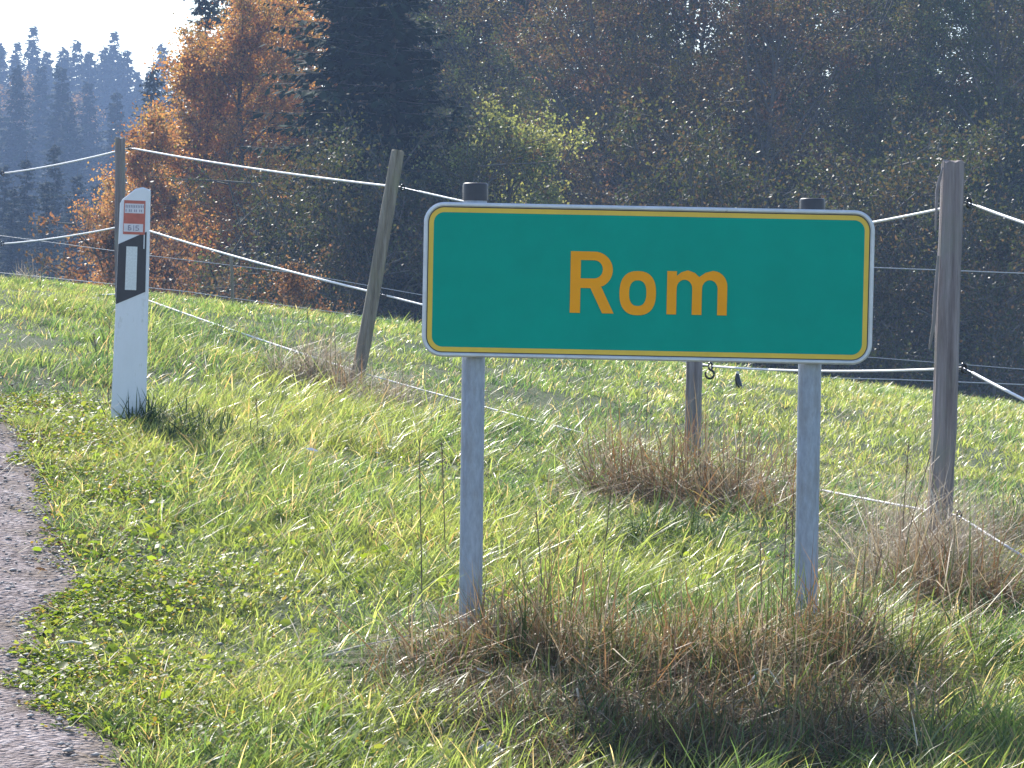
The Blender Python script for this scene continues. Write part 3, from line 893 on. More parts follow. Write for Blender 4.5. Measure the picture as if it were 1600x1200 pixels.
def ring_plate(name, loops, mat, parent):
    """loops: list of (w,h,r,y) joined in sequence and closed"""
    V = []; F = []
    L = [rr(a, b, c) for a, b, c, _ in loops]; n = len(L[0])
    for l, (_, _, _, y) in zip(L, loops):
        V += [holder @ Vector((p, y, q)) for p, q in l]
    m_ = len(loops)
    for k in range(m_):
        k2 = (k + 1) % m_
        for i in range(n):
            j = (i + 1) % n
            F.append((k * n + i, k * n + j, k2 * n + j, k2 * n + i))
    o = mesh(name, V, polys=F, mat=mat, parent=parent)
    bm = bmesh.new(); bm.from_mesh(o.data); bmesh.ops.recalc_face_normals(bm, faces=bm.faces); bm.to_mesh(o.data); bm.free()
    return o
SW, SH, SR = 703 * sc, 241 * sc, 32 * sc
e1, e2, e3 = 6.5 * sc, 8.2 * sc, 15.5 * sc
plate('backing_plate', SW - 2 * e1 + 0.001, SH - 2 * e1 + 0.001, SR - e1, -0.004, 0.004, M['back'], sg)
ring_plate('rim', [(SW, SH, SR, -0.008), (SW - .008, SH - .008, SR - .004, -0.0125), (SW - 2 * e1 + .006, SH - 2 * e1 + .006, SR - e1 + .003, -0.0125),
                   (SW - 2 * e1, SH - 2 * e1, SR - e1, -0.0095), (SW - 2 * e1, SH - 2 * e1, SR - e1, 0.018), (SW, SH, SR, 0.018)], M['rim'], sg)
ring_plate('yellow_border', [(SW - 2 * e2, SH - 2 * e2, SR - e2, -0.0065), (SW - 2 * e3, SH - 2 * e3, SR - e3, -0.0065), (SW - 2 * e3, SH - 2 * e3, SR - e3, -0.0042), (SW - 2 * e2, SH - 2 * e2, SR - e2, -0.0042)], M['yellow'], sg)
plate('green_panel', SW - 2 * e3 - .0004, SH - 2 * e3 - .0004, SR - e3, -0.0064, -0.0042, M['green'], sg)

def arc(cx, cy, rx, ry, a0, a1, n=14):
    return [(cx + rx * math.cos(math.radians(a0 + (a1 - a0) * i / n)), cy + ry * math.sin(math.radians(a0 + (a1 - a0) * i / n))) for i in range(n + 1)]
def sup(cx, cy, rx, ry, e, n=40):
    o = []
    for i in range(n):
        a = 2 * math.pi * i / n; c_, s_ = math.cos(a), math.sin(a)
        o.append((cx + rx * math.copysign(abs(c_) ** e, c_), cy + ry * math.copysign(abs(s_) ** e, s_)))
    return o
def glyph(name, loops, ox, oy, s, mat, parent, y, depth=0.0008, M4=None):
    cu = bpy.data.curves.new('tmp', 'CURVE'); cu.dimensions = '2D'; cu.fill_mode = 'BOTH'; cu.extrude = depth
    for lp in loops:
        sp = cu.splines.new('POLY'); sp.points.add(len(lp) - 1); sp.use_cyclic_u = True
        for p_, (a, b) in zip(sp.points, lp): p_.co = (a * s, b * s, 0, 1)
    to = bpy.data.objects.new('tmp', cu); COL.objects.link(to)
    dg = bpy.context.evaluated_depsgraph_get(); dg.update()
    me = bpy.data.meshes.new_from_object(to.evaluated_get(dg))
    bpy.data.objects.remove(to); bpy.data.curves.remove(cu)
    me.transform((M4 or holder) @ Matrix.Translation((ox, y, oy)) @ Matrix.Rotation(math.pi / 2, 4, 'X'))
    me.materials.clear(); me.materials.append(mat)
    me.name = name
    return link(bpy.data.objects.new(name, me), parent)
R_out = [(0, 0), (16, 0), (16, 39), (31.5, 39), (50.5, 0), (68.5, 0), (48, 42)] + arc(37, 67.5, 29, 28.5, -62, 90, 16) + [(0, 96)]
R_in = [(16, 54)] + arc(37, 68.3, 13.5, 14.2, -90, 90, 12) + [(16, 82.5)]
o_out = sup(28.5, 33.5, 28.5, 34.5, 0.82); o_in = sup(28.5, 33.5, 13.5, 20, 0.82)
m_out = [(0, 0), (15, 0), (15, 40)] + arc(27.2, 41, 12.2, 13.5, 180, 0, 10) + [(39.4, 0), (54.6, 0), (54.6, 40)] + arc(66.8, 41, 12.2, 13.5, 180, 0, 10) + [(79, 0), (94, 0), (94, 43)] + arc(71, 45, 23, 24, 0, 90, 10) + [(60, 66), (50, 59), (43, 65.5)] + arc(32, 45, 10, 24, 78, 95, 3) + [(22, 66), (15, 60), (15, 67.5), (0, 67.5)]
# pixel -> sign-plane coordinates: letters placed by their measured baseline
def sp(px, py):
    p = P(px, py, SY); q = holder.inverted() @ Vector((p.x - cen.x, 0, p.z - sg.location.z))
    return q.x, q.z
for nm, lp, bx, by in (('letter', [R_out, R_in], 890, 488.5), ('letter', [o_out, o_in], 967, 491), ('letter', [m_out], 1041, 491)):
    ox, oz = sp(bx, by)
    glyph(nm, lp, ox, oz, sc, M['letter'], sg, -0.0078)
# posts
for px, topy, boty in ((743, 286, 1015), (1269.5, 310, 1025)):
    tp = P(px, topy, SY + 0.05); x = tp.x - cen.x
    gz = Hs(tp.x, SY + 0.05) - sg.location.z
    zt = tp.z - sg.location.z - 0.022
    zz = np.array([gz - 0.3, gz + 0.2, zt * .6, zt])
    v_, q_ = tubes([(np.stack([np.full(4, x), np.full(4, 0.05), zz], 1), np.full(4, 0.0305))], 32)
    post = mesh('post', v_, quads=q_, mat=M['galv'], parent=sg, smoothed=True)
    pr = [(0.0335, -0.024), (0.0335, 0.016), (0.0322, 0.0205), (0.029, 0.022), (0.0001, 0.0225)]
    v_, q_ = tubes([(np.array([(x, 0.05, zt + b) for a, b in pr]), np.array([a for a, b in pr]))], 28)
    cap = mesh('cap', v_, quads=q_, mat=M['cap'], parent=post, smoothed=False)
    # clamp bands behind the panel
    for dz in (0.13, -0.13):
        zc = cen.z - sg.location.z + dz
        v_, q_ = tubes([(np.array([(x, 0.05, zc - 0.015), (x, 0.05, zc + 0.015)]), np.array([0.034, 0.034]))], 24)
        mesh('clamp', v_, quads=q_, mat=M['galv'], parent=post)
        V, F = box_v(x - 0.055, x + 0.055, 0.0185, 0.024, zc - 0.014, zc + 0.014)
        mesh('rail', V, polys=F, mat=M['galv'], parent=post)
S_ = S
# ------------------------------------------------------------------ roadside marker post
DY = 11.8
ds = DY / FPX
bp = P(200, 662, DY)
mk = empty('delineator_post', (bp.x, DY, bp.z - 0.02))
tag(mk, 'white plastic roadside marker post with slanted black band, leaning slightly', 'marker post')
mk.rotation_euler = (math.radians(-1.0), math.radians(1.35), math.radians(4))
HT = 372 * ds
def halfw(z): return lerp(0.0725, 0.0615, np.clip(z / HT, 0, 1))
# cross-section in units of half width (u) and depth (v, +back)
sec = [(-1.0, 0.10), (-0.97, 0.03), (-0.90, 0.0), (-0.5, -0.02), (0, -0.03), (0.5, -0.02), (0.90, 0.0), (0.97, 0.03), (1.0, 0.10), (0.90, 0.30), (0.55, 0.85), (0.25, 1.28), (0.0, 1.38), (-0.25, 1.28), (-0.55, 0.85), (-0.90, 0.30)]
def ztop(u):
    z = HT + 0.010 - 0.050 * max(0.0, 0.15 - u) - 0.010 * smooth(0.6, 1.0, u) ** 2 - 0.006 * (u < -0.9)
    return z
rows = [0, 0.05, 0.25, 0.5, 0.75, 0.9, 1.0]
V = []; ns = len(sec)
for t_ in rows:
    for u, v_ in sec:
        z = -0.25 if t_ == 0 else t_ * float(ztop(u))
        hw = float(halfw(z)); V.append((u * hw, v_ * hw, z))
for u, v_ in sec:   # rounded shoulder
    z = float(ztop(u)); hw = float(halfw(z)); V.append((u * hw * 0.93, v_ * hw * 0.93 + 0.004, z + 0.006))
nr = len(rows) + 1
F = [(r * ns + i, r * ns + (i + 1) % ns, (r + 1) * ns + (i + 1) % ns, (r + 1) * ns + i) for r in range(nr - 1) for i in range(ns)]
F.append(tuple((nr - 1) * ns + i for i in range(ns)))
body = mesh('body', V, polys=F, mat=M['white_pl'], parent=mk, smoothed=False)
def front_patch(name, zlo, zhi, u0, u1, off, mat, parent, n=8):
    """thin film following the slightly curved front face; zlo/zhi are functions of u"""
    V = []; F = []
    us = np.linspace(u0, u1, n)
    su = [a for a, b in sec[1:8]]; sv = [b for a, b in sec[1:8]]
    for layer, o_ in ((0, off), (1, 0.0002)):
        for u in us:
            for z in (zlo(u), zhi(u)):
                hw = float(halfw(z)); V.append((u * hw, np.interp(u, su, sv) * hw - o_, z))
    for i in range(n - 1):
        F.append((2 * i, 2 * i + 2, 2 * i + 3, 2 * i + 1))
    m2 = 2 * n
    for i in range(n - 1):
        F.append((2 * i, m2 + 2 * i, m2 + 2 * i + 2, 2 * i + 2)); F.append((2 * i + 1, 2 * i + 3, m2 + 2 * i + 3, m2 + 2 * i + 1))
    F.append((0, 1, m2 + 1, m2)); F.append((2 * n - 2, m2 + 2 * n - 2, m2 + 2 * n - 1, 2 * n - 1))
    return mesh(name, V, polys=F, mat=mat, parent=parent)
zz_ = lambda py: (662 - py) * ds + 0.02
band = front_patch('black_band', lambda u: lerp(zz_(476), zz_(455), (u + 1) / 1.8), lambda u: lerp(zz_(382), zz_(361), (u + 1) / 1.8), -0.985, 0.80, 0.0016, M['black_pl'], mk, 12)
front_patch('reflector', lambda u: zz_(453), lambda u: zz_(385), -0.46, 0.24, 0.0052, M['reflector'], mk)
st = front_patch('sticker', lambda u: zz_(366), lambda u: zz_(313), -0.72, 0.68, 0.0024, M['sticker_red'], mk)
front_patch('sticker_panel', lambda u: zz_(333), lambda u: zz_(318), -0.66, 0.60, 0.0032, M['sticker_pale'], st)
front_patch('sticker_panel', lambda u: zz_(362), lambda u: zz_(349.5), -0.68, 0.56, 0.0032, M['sticker_pale'], st)
for k in range(11):   # fine print rows, unreadable in the photo: plain strokes
    u = -0.60 + k * 0.112
    front_patch('print_stroke', lambda u_: zz_(324.6), lambda u_: zz_(320.2), u, u + 0.045, 0.0038, M['sticker_ink'], st, 2)
    if k % 3 != 1:
        front_patch('print_stroke', lambda u_: zz_(331), lambda u_: zz_(327), u, u + 0.05, 0.0038, M['sticker_ink'], st, 2)
six = [sup(5, 5, 5, 5, 0.85, 20) ]
def seg_glyph(segs, px, py, parent):
    for (x0, z0, x1, z1) in segs:
        u0 = ((px + x0) - 213 + 1) * ds / 0.064; u1 = ((px + x1) - 213 + 1) * ds / 0.064
        front_patch('print_stroke', lambda u_, a=py - z0: zz_(a), lambda u_, a=py - z1: zz_(a), u0, u1, 0.0038, M['sticker_ink'], parent, 2)
seg_glyph([(0, 0, 1.4, 8), (1.5, 0, 4, 1.3), (1.5, 3.6, 4, 4.8), (1.5, 6.8, 4, 8), (4.1, 0.6, 5.4, 4.2)], 202, 360, st)      # 6
seg_glyph([(0, 0, 1.0, 9.0)], 210.5, 360.5, st)                                                                            # divider
seg_glyph([(0, 0, 4, 1.3), (4.1, 0.6, 5.4, 4.2), (0, 3.6, 4, 4.8), (0, 4.9, 1.4, 6.7), (0, 6.8, 5, 8)], 214, 360, st)        # 5
front_patch('scratch', lambda u: zz_(388), lambda u: zz_(366), 0.62, 0.68, 0.0020, M['white_pl'], mk, 2)

# ------------------------------------------------------------------ pasture fence
def wood_post(name, bot, top, hw, hd, mat, parent, label=None, seed=0, n=14, square=0.55, taper=0.92, crack=True):
    """hewn post from bot to top (world), local to parent (at origin)"""
    g = np.random.default_rng(seed)
    bot = Vector(bot); top = Vector(top); ax = (top - bot); L = ax.length; ax.normalize()
    sx = Vector((1, 0, 0)); sx = (sx - ax * sx.dot(ax)).normalized(); sy = ax.cross(sx)
    m_ = 22
    V = []; F = []
    ph = g.uniform(0, 6.28, 6)
    rad_n = g.normal(0, 0.035, m_)
    for r in range(n + 1):
        t_ = r / n; z = L * t_
        tp_ = lerp(1, taper, t_)
        wx = 0.06 * math.sin(t_ * 5 + ph[0]) * hw; wy = 0.06 * math.sin(t_ * 4 + ph[1]) * hd
        for j in range(m_):
            a = 2 * math.pi * j / m_
            c_, s_ = math.cos(a), math.sin(a)
            k = (abs(c_) ** (2 / square) + abs(s_) ** (2 / square)) ** (-square / 2)
            k *= 1 + rad_n[j] + 0.035 * math.sin(3 * a + t_ * 7 + ph[2]) * 0.6 + g.normal(0, 0.016) + 0.05 * math.sin(t_ * 13 + ph[3]) * math.sin(a + ph[4])
            if crack and j == int(m_ * 0.80): k *= 0.80
            dz = 0
            if r == n: dz = g.normal(0, 0.004); k *= 0.97
            p = bot + ax * (z + dz) + sx * (c_ * k * hw * tp_ + wx) + sy * (s_ * k * hd * tp_ + wy)
            V.append(p - Vector(parent.location))
    for r in range(n):
        for j in range(m_):
            F.append((r * m_ + j, r * m_ + (j + 1) % m_, (r + 1) * m_ + (j + 1) % m_, (r + 1) * m_ + j))
    V.append(top + ax * 0.004 - Vector(parent.location)); c_i = len(V) - 1
    for j in range(m_): F.append((n * m_ + j, n * m_ + (j + 1) % m_, c_i))
    o = mesh(name, V, polys=F, mat=mat, parent=parent)
    if label: o['label'] = label
    return o

fence = empty('pasture_fence', (0, 14.1, Hs(0, 14.1)))
tag(fence, 'electric pasture fence of weathered wooden posts and three white ropes', 'fence')
FO = Vector(fence.location)
posts = [  # bottom px,py, top px,py, D, half width px, mat, label
    (-8, 480, -14, 200, 20.6, 8, 'wood', 'grey post beyond the left picture edge'),
    (187, 500, 188, 216, 17.7, 8.0, 'wood', 'slim grey post behind the white marker post'),
    (550, 640, 622, 236, 14.1, 11, 'wood_lichen', 'crooked post leaning to the right, lichened'),
    (1082, 790, 1088, 345, 11.8, 12.5, 'wood', 'square grey post behind the sign'),
    (1467, 900, 1488, 253, 9.0, 20.0, 'wood', 'thick weathered post with split grain at right'),
    (1838, 1060, 1850, 300, 7.4, 20, 'wood', 'post beyond the right picture edge')]
post_objs = []
for k, (bx, by, tx, ty, D, hwp, mt, lb) in enumerate(posts):
    m_ = D / FPX
    b_ = P(bx, by, D); t_ = P(tx, ty, D + (0.05 if k == 2 else 0))
    d_ = (t_ - b_).normalized()
    b_ = b_ - d_ * 0.25
    o = wood_post('fence_post', b_, t_, hwp * m_, hwp * m_ * 0.95, M[mt], fence, lb, seed=k + 3, square=0.35 if k in (1, 3) else 0.6, taper=0.9 if k == 4 else 0.96, n=24)
    post_objs.append(o)
# split sliver of wood on the thick post
sl_pts = np.array([P(1466, 400, 8.96), P(1461, 470, 8.95), P(1459, 505, 8.95), P(1454, 535, 8.95), P(1452, 546, 8.95)]) - np.array(FO)
v_, q_ = tubes([(sl_pts, np.array([0.004, 0.007, 0.006, 0.005, 0.002]))], 6)
mesh('splinter', v_, quads=q_, mat=M['wood'], parent=post_objs[4])
sl_pts = np.array([P(1473, 262, 8.97), P(1467, 285, 8.95), P(1464, 300, 8.95), P(1462, 360, 8.96)]) - np.array(FO)
v_, q_ = tubes([(sl_pts, np.array([0.003, 0.006, 0.006, 0.003]))], 6)
mesh('splinter', v_, quads=q_, mat=M['wood'], parent=post_objs[4])

att = [  # three attachment rings per post (px, py)
    [(4, 271), (4, 381), (4, 461)],
    [(203, 231), (203, 351), (203, 459)],
    [(629, 293), (593, 459), (560, 581)],
    [(1107, 384), (1110, 572), (1108, 727)],
    [(1514, 317), (1506, 575), (1498, 806)],
    [(1870, 420), (1872, 742), (1872, 1030)]]
back = 0.035
ringp = []
for k, row_ in enumerate(att):
    D = posts[k][4]; m_ = D / FPX; rr_ = []
    for j, (px, py) in enumerate(row_):
        p = P(px, py, D + posts[k][5] * m_ + back)
        rr_.append(p)
        # screw shank from the post to the ring
        ptx = post_objs[k]
        bx, by, tx, ty = posts[k][:4]
        f_ = (py - by) / (ty - by); cx = lerp(bx, tx, f_)
        a_ = P(cx + 2, py, D + posts[k][5] * m_ * 0.9)
        a = np.array(a_) - np.array(FO); b = np.array(p) - np.array(FO)
        vv = [(np.array([a, b - (b - a) / np.linalg.norm(b - a) * 0.013]), np.array([0.003, 0.003]))]
        rg = 0.014; cs = []
        for q in range(11):
            an = 2 * math.pi * q / 10; cs.append(b + np.array([math.cos(an) * rg * 0.6, math.cos(an) * rg * 0.6, math.sin(an) * rg]))
        vv.append((np.array(cs), np.full(11, 0.0048)))
        v_, q_ = tubes(vv, 6)
        mesh('insulator', v_, quads=q_, mat=M['insul'], parent=post_objs[k], smoothed=True)
    ringp.append(rr_)
for j in range(3):
    for k in range(len(att) - 1):
        a = np.array(ringp[k][j]) - np.array(FO); b = np.array(ringp[k + 1][j]) - np.array(FO)
        L = np.linalg.norm(b - a); u = (b - a) / L
        s0 = 0.075 if (k, j) != (2, 0) else 0.17       # first bit beside the ring is thin tie wire
        ts = np.linspace(0, 1, 26)
        pts = a[None] + (b - a)[None] * ts[:, None]
        pts[:, 2] -= 0.015 * 4 * ts * (1 - ts) * (1 if j != 2 else 0.5)
        i0 = s0 / L
        rp = np.array([[np.interp(q, ts, pts[:, c_]) for c_ in range(3)] for q in np.linspace(i0, 0.995, 26)])
        rad = 0.0048 if k > 1 else 0.0060
        if j == 2: rad *= 0.85
        v_, q_ = tubes([(rp, np.full(26, rad))], 6)
        ro = mesh('rope', v_, quads=q_, mat=M['rope'], parent=fence, smoothed=True)
        wp = np.array([[np.interp(q, ts, pts[:, c_]) for c_ in range(3)] for q in np.linspace(0, i0 + 0.003, 5)])
        v_, q_ = tubes([(wp, np.full(5, 0.0016))], 4)
        mesh('tie_wire', v_, quads=q_, mat=M['wire'], parent=ro)
# black hook hanging at the middle ring of the square post
b = np.array(P(1109, 580, 11.72)) - np.array(FO)
cs = [b + np.array([math.sin(t_) * 0.018, 0, math.cos(t_) * 0.018 - 0.012]) for t_ in np.linspace(0, 5.2, 12)]
v_, q_ = tubes([(np.array(cs), np.full(12, 0.0052))], 6)
mesh('hook', v_, quads=q_, mat=M['insul'], parent=post_objs[3], smoothed=True)

# thin second fence on the far side of the meadow
D2 = 22.5
ff = empty('thin_wire_fence', P(900, 600, D2))
tag(ff, 'thin wire fence with slender stakes along the far meadow edge', 'fence')
FF = np.array(ff.location)
for px, ty, by, D in ((363, 398, 500, 22.5), (900, 400, 570, 22.5), (1750, 410, 690, 22.0), (-60, 330, 470, 23.5)):
    v_, q_ = tubes([(np.array([P(px + 1, by + 25, D), P(px, (ty + by) / 2, D), P(px - 2, ty, D)]) - FF, np.array([0.014, 0.013, 0.012]))], 8)
    mesh('stake', v_, quads=q_, mat=M['wood_lichen'], parent=ff, smoothed=True)
for line, rd in (([(-60, 360, 23.5), (238, 400, 22.7), (466, 427, 22.5), (660, 461, 22.5), (900, 500, 22.5), (1190, 545, 22.4), (1600, 577, 22.2), (1750, 588, 22)], 0.0028),
                 ([(-60, 420, 23.5), (287, 455, 22.7), (466, 480, 22.5), (658, 506, 22.5), (900, 548, 22.5)], 0.0028),
                 ([(900, 409, 22.5), (1365, 418, 22.3), (1600, 427, 22.2), (1750, 433, 22)], 0.0042),
                 ([(900, 578, 22.5), (1190, 588, 22.4), (1400, 593, 22.3), (1600, 601, 22.2), (1750, 606, 22)], 0.0042)):
    pts = np.array([P(*l) for l in line]) - FF
    v_, q_ = tubes([(pts, np.full(len(pts), rd))], 5)
    mesh('wire', v_, quads=q_, mat=M['thin_rope'], parent=ff)

# short dark stake stub standing in the meadow
p = G(1152, 612)
stb = empty('stake_stub', p)
tag(stb, 'short black stub poking out of the meadow right of the square fence post', 'stake')
v_, q_ = tubes([(np.array([(0.02, 0, -0.03), (0.01, 0, 0.03), (0, 0, 0.075), (0, 0, 0.10)]), np.array([0.022, 0.020, 0.016, 0.010]))], 8)
mesh('stub', v_, quads=q_, mat=M['insul'], parent=stb)
v_, q_ = tubes([(np.array([(0, 0, 0.10), (0.001, 0, 0.115)]), np.array([0.010, 0.007]))], 8)
mesh('pale_tip', v_, quads=q_, mat=M['stick'], parent=stb)

# ------------------------------------------------------------------ dry tufts and stalks
DRYP = np.array([(0.33, 0.27, 0.19), (0.27, 0.20, 0.13), (0.40, 0.34, 0.26), (0.22, 0.13, 0.07), (0.30, 0.17, 0.08)])
PALE = np.array([(0.44, 0.38, 0.30), (0.38, 0.31, 0.25), (0.33, 0.26, 0.20), (0.50, 0.45, 0.37)])
RUST = np.array([(0.38, 0.22, 0.11), (0.30, 0.19, 0.11), (0.46, 0.34, 0.20), (0.22, 0.14, 0.09), (0.44, 0.36, 0.25), (0.12, 0.15, 0.04), (0.10, 0.14, 0.03)])
DRY_SHADED = np.array([(0.16, 0.12, 0.08), (0.11, 0.075, 0.05), (0.20, 0.13, 0.07), (0.08, 0.09, 0.035), (0.24, 0.18, 0.12)])  # dry grass tones with the sign's shadow put into the colour
def tuft(px, py, rx, ry, h, n, pal, label, lean=(0.2, 1.0), wd=0.0040, bias=None, name='dry_grass_tuft', cat='grass tuft', green=0.15, D=None):
    c = G(px, py)
    ncl = max(5, n // 90)
    cx_ = rng.normal(0, rx * 0.45, ncl); cy_ = rng.normal(0, ry * 0.45, ncl)
    ch = rng.uniform(0.35, 1.2, ncl); cd = rng.uniform(0, 6.28, ncl)
    ci = rng.integers(0, ncl, n)
    x = cx_[ci] + rng.normal(0, 0.045, n); y = cy_[ci] + rng.normal(0, 0.045, n)
    z = H(c.x + x, c.y + y) - c.z - 0.01
    ang = np.where(rng.random(n) < 0.5, rng.uniform(0, 6.28, n), cd[ci] + rng.normal(0, 0.6, n))
    if bias is not None: ang = np.where(rng.random(n) < 0.6, rng.normal(bias, 0.8, n), ang)
    hh = h * ch[ci] * rng.uniform(0.35, 1.15, n)
    ln = rng.uniform(lean[0], lean[1], n); cv = rng.uniform(-0.6, 1.4, n)
    flop = rng.random(n) < 0.38
    ln[flop] = rng.uniform(0.7, 1.5, flop.sum()); cv[flop] = rng.uniform(0.2, 1.9, flop.sum())
    col = pal[rng.integers(0, len(pal), n)] * rng.uniform(0.6, 1.3, n)[:, None]
    gm = rng.random(n) < green
    col[gm] = PAL[rng.integers(0, len(PAL), gm.sum())]
    w_ = wd * rng.uniform(0.3, 1.3, n)
    parts_ = [blades(np.stack([x, y, z], 1), ang, hh, w_, ln, cv, col * 0.8, col * 1.1, 3)]
    # broken straws lying criss-cross in the tuft
    m = n // 6
    k = rng.integers(0, n, m)
    bz = z[k] + hh[k] * rng.uniform(0.05, 0.6, m)
    cc_ = col[k] * 1.15
    parts_.append(blades(np.stack([x[k], y[k], bz], 1), rng.uniform(0, 6.28, m), h * rng.uniform(0.2, 0.6, m), w_[k], np.full(m, 0.9), rng.uniform(-0.3, 1.5, m), cc_, cc_, 3))
    v, t, q, cc = join(parts_)
    o = mesh(name, v, t, q, M['dry'], col=cc)
    o.location = c
    tag(o, label, cat)
    return o
tuft(492, 597, 0.26, 0.25, 0.42, 1300, PALE, 'pale purple-grey dry grass tuft left of the leaning post foot', (0.1, 0.7), bias=0.5)
tuft(505, 560, 0.12, 0.15, 0.42, 160, PALE, 'tall wispy dry stems beside the leaning post', (0.1, 0.5), 0.0025, bias=0.3)
tuft(598, 640, 0.26, 0.2, 0.24, 1100, PALE, 'low pale dry tuft right of the leaning post foot', (0.3, 1.2), bias=0.3)
tuft(545, 620, 0.18, 0.2, 0.20, 500, DRYP, 'brownish dry grass right around the leaning post foot', (0.2, 1.0))
tuft(962, 768, 0.16, 0.2, 0.30, 700, DRYP, 'small dry tuft left of the square post behind the sign', (0.1, 0.9), bias=0.6)
tuft(1088, 790, 0.36, 0.3, 0.42, 2600, DRYP, 'large brown dry tuft around the square post foot', (0.1, 1.0))
tuft(1165, 815, 0.30, 0.3, 0.34, 1700, DRYP, 'brown flattened dry tuft left of the right sign post', (0.5, 1.4))
tuft(1070, 838, 0.30, 0.15, 0.18, 600, PAL, 'dark green grass clump in front of the square post tuft', (0.2, 0.9), 0.006, name='grass_clump', green=1)
tuft(1425, 905, 0.24, 0.3, 0.42, 2400, PALE, 'fluffy pale dry grass left of the thick post foot', (0.1, 0.8), 0.0026, bias=0.2, green=0.05)
tuft(1445, 860, 0.10, 0.10, 0.36, 650, PALE, 'wispy pale plume leaning on the thick fence post', (0.1, 0.4), 0.002, bias=0.1, green=0)
tuft(1500, 950, 0.24, 0.25, 0.34, 1700, DRYP, 'tangled brown dry tuft right of the thick post foot', (0.3, 1.3))
tuft(1590, 850, 0.18, 0.25, 0.24, 1000, DRYP, 'dark tuft cut by the right picture edge', (0.2, 1.0), green=0.5)
tuft(1330, 850, 0.35, 0.25, 0.12, 800, PALE, 'flattened pale dry grass right of the right sign post', (0.9, 1.6), green=0.3)
tuft(735, 1030, 0.20, 0.16, 0.22, 1500, DRYP, 'brown dry tuft round the left sign post foot', (0.1, 1.2), green=0.2)
tuft(660, 1055, 0.18, 0.2, 0.16, 800, DRYP, 'low brown dry grass left of the left sign post foot', (0.4, 1.3), green=0.35)
tuft(900, 1065, 0.28, 0.2, 0.31, 2400, RUST, 'rust-coloured dry grass right of the left sign post foot', (0.1, 1.0), green=0.15)
tuft(1060, 1070, 0.28, 0.2, 0.31, 2400, RUST, 'rust-coloured dry grass between the two sign posts', (0.1, 1.0), green=0.15)
tuft(1250, 1050, 0.27, 0.2, 0.36, 2700, RUST, 'orange-brown dry tuft round the right sign post foot', (0.1, 1.0), green=0.15)
tuft(1160, 1110, 0.30, 0.2, 0.26, 1900, RUST, 'brown bent grass in front of the right sign post', (0.3, 1.3), green=0.2)
tuft(1370, 1110, 0.20, 0.22, 0.20, 1200, RUST, 'brown bent grass right of the right sign post foot', (0.3, 1.3), green=0.3)
tuft(840, 1140, 0.25, 0.2, 0.18, 2200, DRY_SHADED, 'shade-toned matted dry grass in front of the left sign post', (0.3, 1.5), green=0.25)
tuft(800, 1100, 0.2, 0.15, 0.16, 1000, DRY_SHADED, 'shade-toned matted roots and straw below the left sign post', (0.3, 1.5), green=0.15)
tuft(1040, 1165, 0.30, 0.2, 0.20, 2600, DRY_SHADED, 'shade-toned matted dry grass at the bottom of the picture under the sign', (0.3, 1.5), green=0.25)
tuft(1270, 1160, 0.30, 0.2, 0.21, 2600, DRY_SHADED, 'shade-toned matted dry grass at the bottom right under the sign', (0.3, 1.5), green=0.2)
tuft(930, 1195, 0.25, 0.16, 0.17, 1800, DRY_SHADED, 'shade-toned matted grass cut by the bottom edge, left of the sign middle', (0.3, 1.4), green=0.15)
tuft(1150, 1200, 0.26, 0.16, 0.18, 1800, DRY_SHADED, 'shade-toned matted grass cut by the bottom edge, right of the sign middle', (0.3, 1.4), green=0.3)
tuft(1370, 1195, 0.22, 0.16, 0.16, 1300, DRY_SHADED, 'shade-toned brown bent grass cut by the bottom edge under the right sign end', (0.3, 1.4), green=0.35)
tuft(268, 676, 0.17, 0.14, 0.17, 1000, PAL[[2, 4]] * 0.75, 'grass clump with the post shadow put into its green, touching the right side of the white marker post foot', (0.2, 0.8), 0.006, name='grass_clump', green=0)  # this and the next two: green darkened to stand in for the post's shadow
tuft(390, 716, 0.17, 0.14, 0.15, 900, PAL[[2, 4]] * 0.75, 'grass clump coloured dark to extend the marker post shadow, far end', (0.2, 0.8), 0.006, name='grass_clump', green=0)
tuft(330, 698, 0.22, 0.15, 0.17, 1300, PAL[[2, 4]] * 0.75, 'grass clump with the post shadow put into its green, right of the white marker post foot', (0.2, 0.8), 0.006, name='grass_clump', green=0)
tuft(30, 440, 0.35, 0.3, 0.30, 220, PALE, 'tall thin meadow stems at the left picture edge', (0.1, 0.7), 0.003, green=0.2)

def stalk(pts, D, label, r=0.0013, head=True, col=(0.12, 0.085, 0.06), group=None):
    """thin dead stem through photo points (bottom first) at distance D of its foot"""
    f = P(*pts[0], D)
    f.z = f.z
    e = empty('dead_stalk', f)
    tag(e, label, 'stalk', group)
    loc = np.array([np.array(P(x_, y_, D)) for x_, y_ in pts]) - np.array(f)
    loc = np.vstack([loc[0] + np.array([0, 0, -0.06]), loc])
    v_, q_ = tubes([(loc, np.linspace(r * 1.3, r * 0.8, len(loc)))], 5)
    mesh('stem', v_, quads=q_, mat=M['stem'], parent=e)
    if head:
        n = 26
        t_ = rng.random(n) ** 0.7
        a, b = loc[-2], loc[-1]
        base = a + (b - a) * (0.35 + 0.65 * t_)[:, None]
        cc = np.tile(np.array(col), (n, 1)) * rng.uniform(0.7, 1.6, n)[:, None]
        v2, t2, q2, c2 = blades(base, rng.uniform(0, 6.28, n), rng.uniform(0.008, 0.022, n), np.full(n, 0.0022), np.full(n, 0.6), np.full(n, 0.2), cc, cc, 2)
        mesh('seed_head', v2, t2, q2, M['dry'], parent=e, col=c2)
    return e
M['stem'] = m_simple('dead_stem', (0.12, 0.09, 0.065), 0.7, 0, 0.3, 60)
def gd(px, py): return G(px, py).y
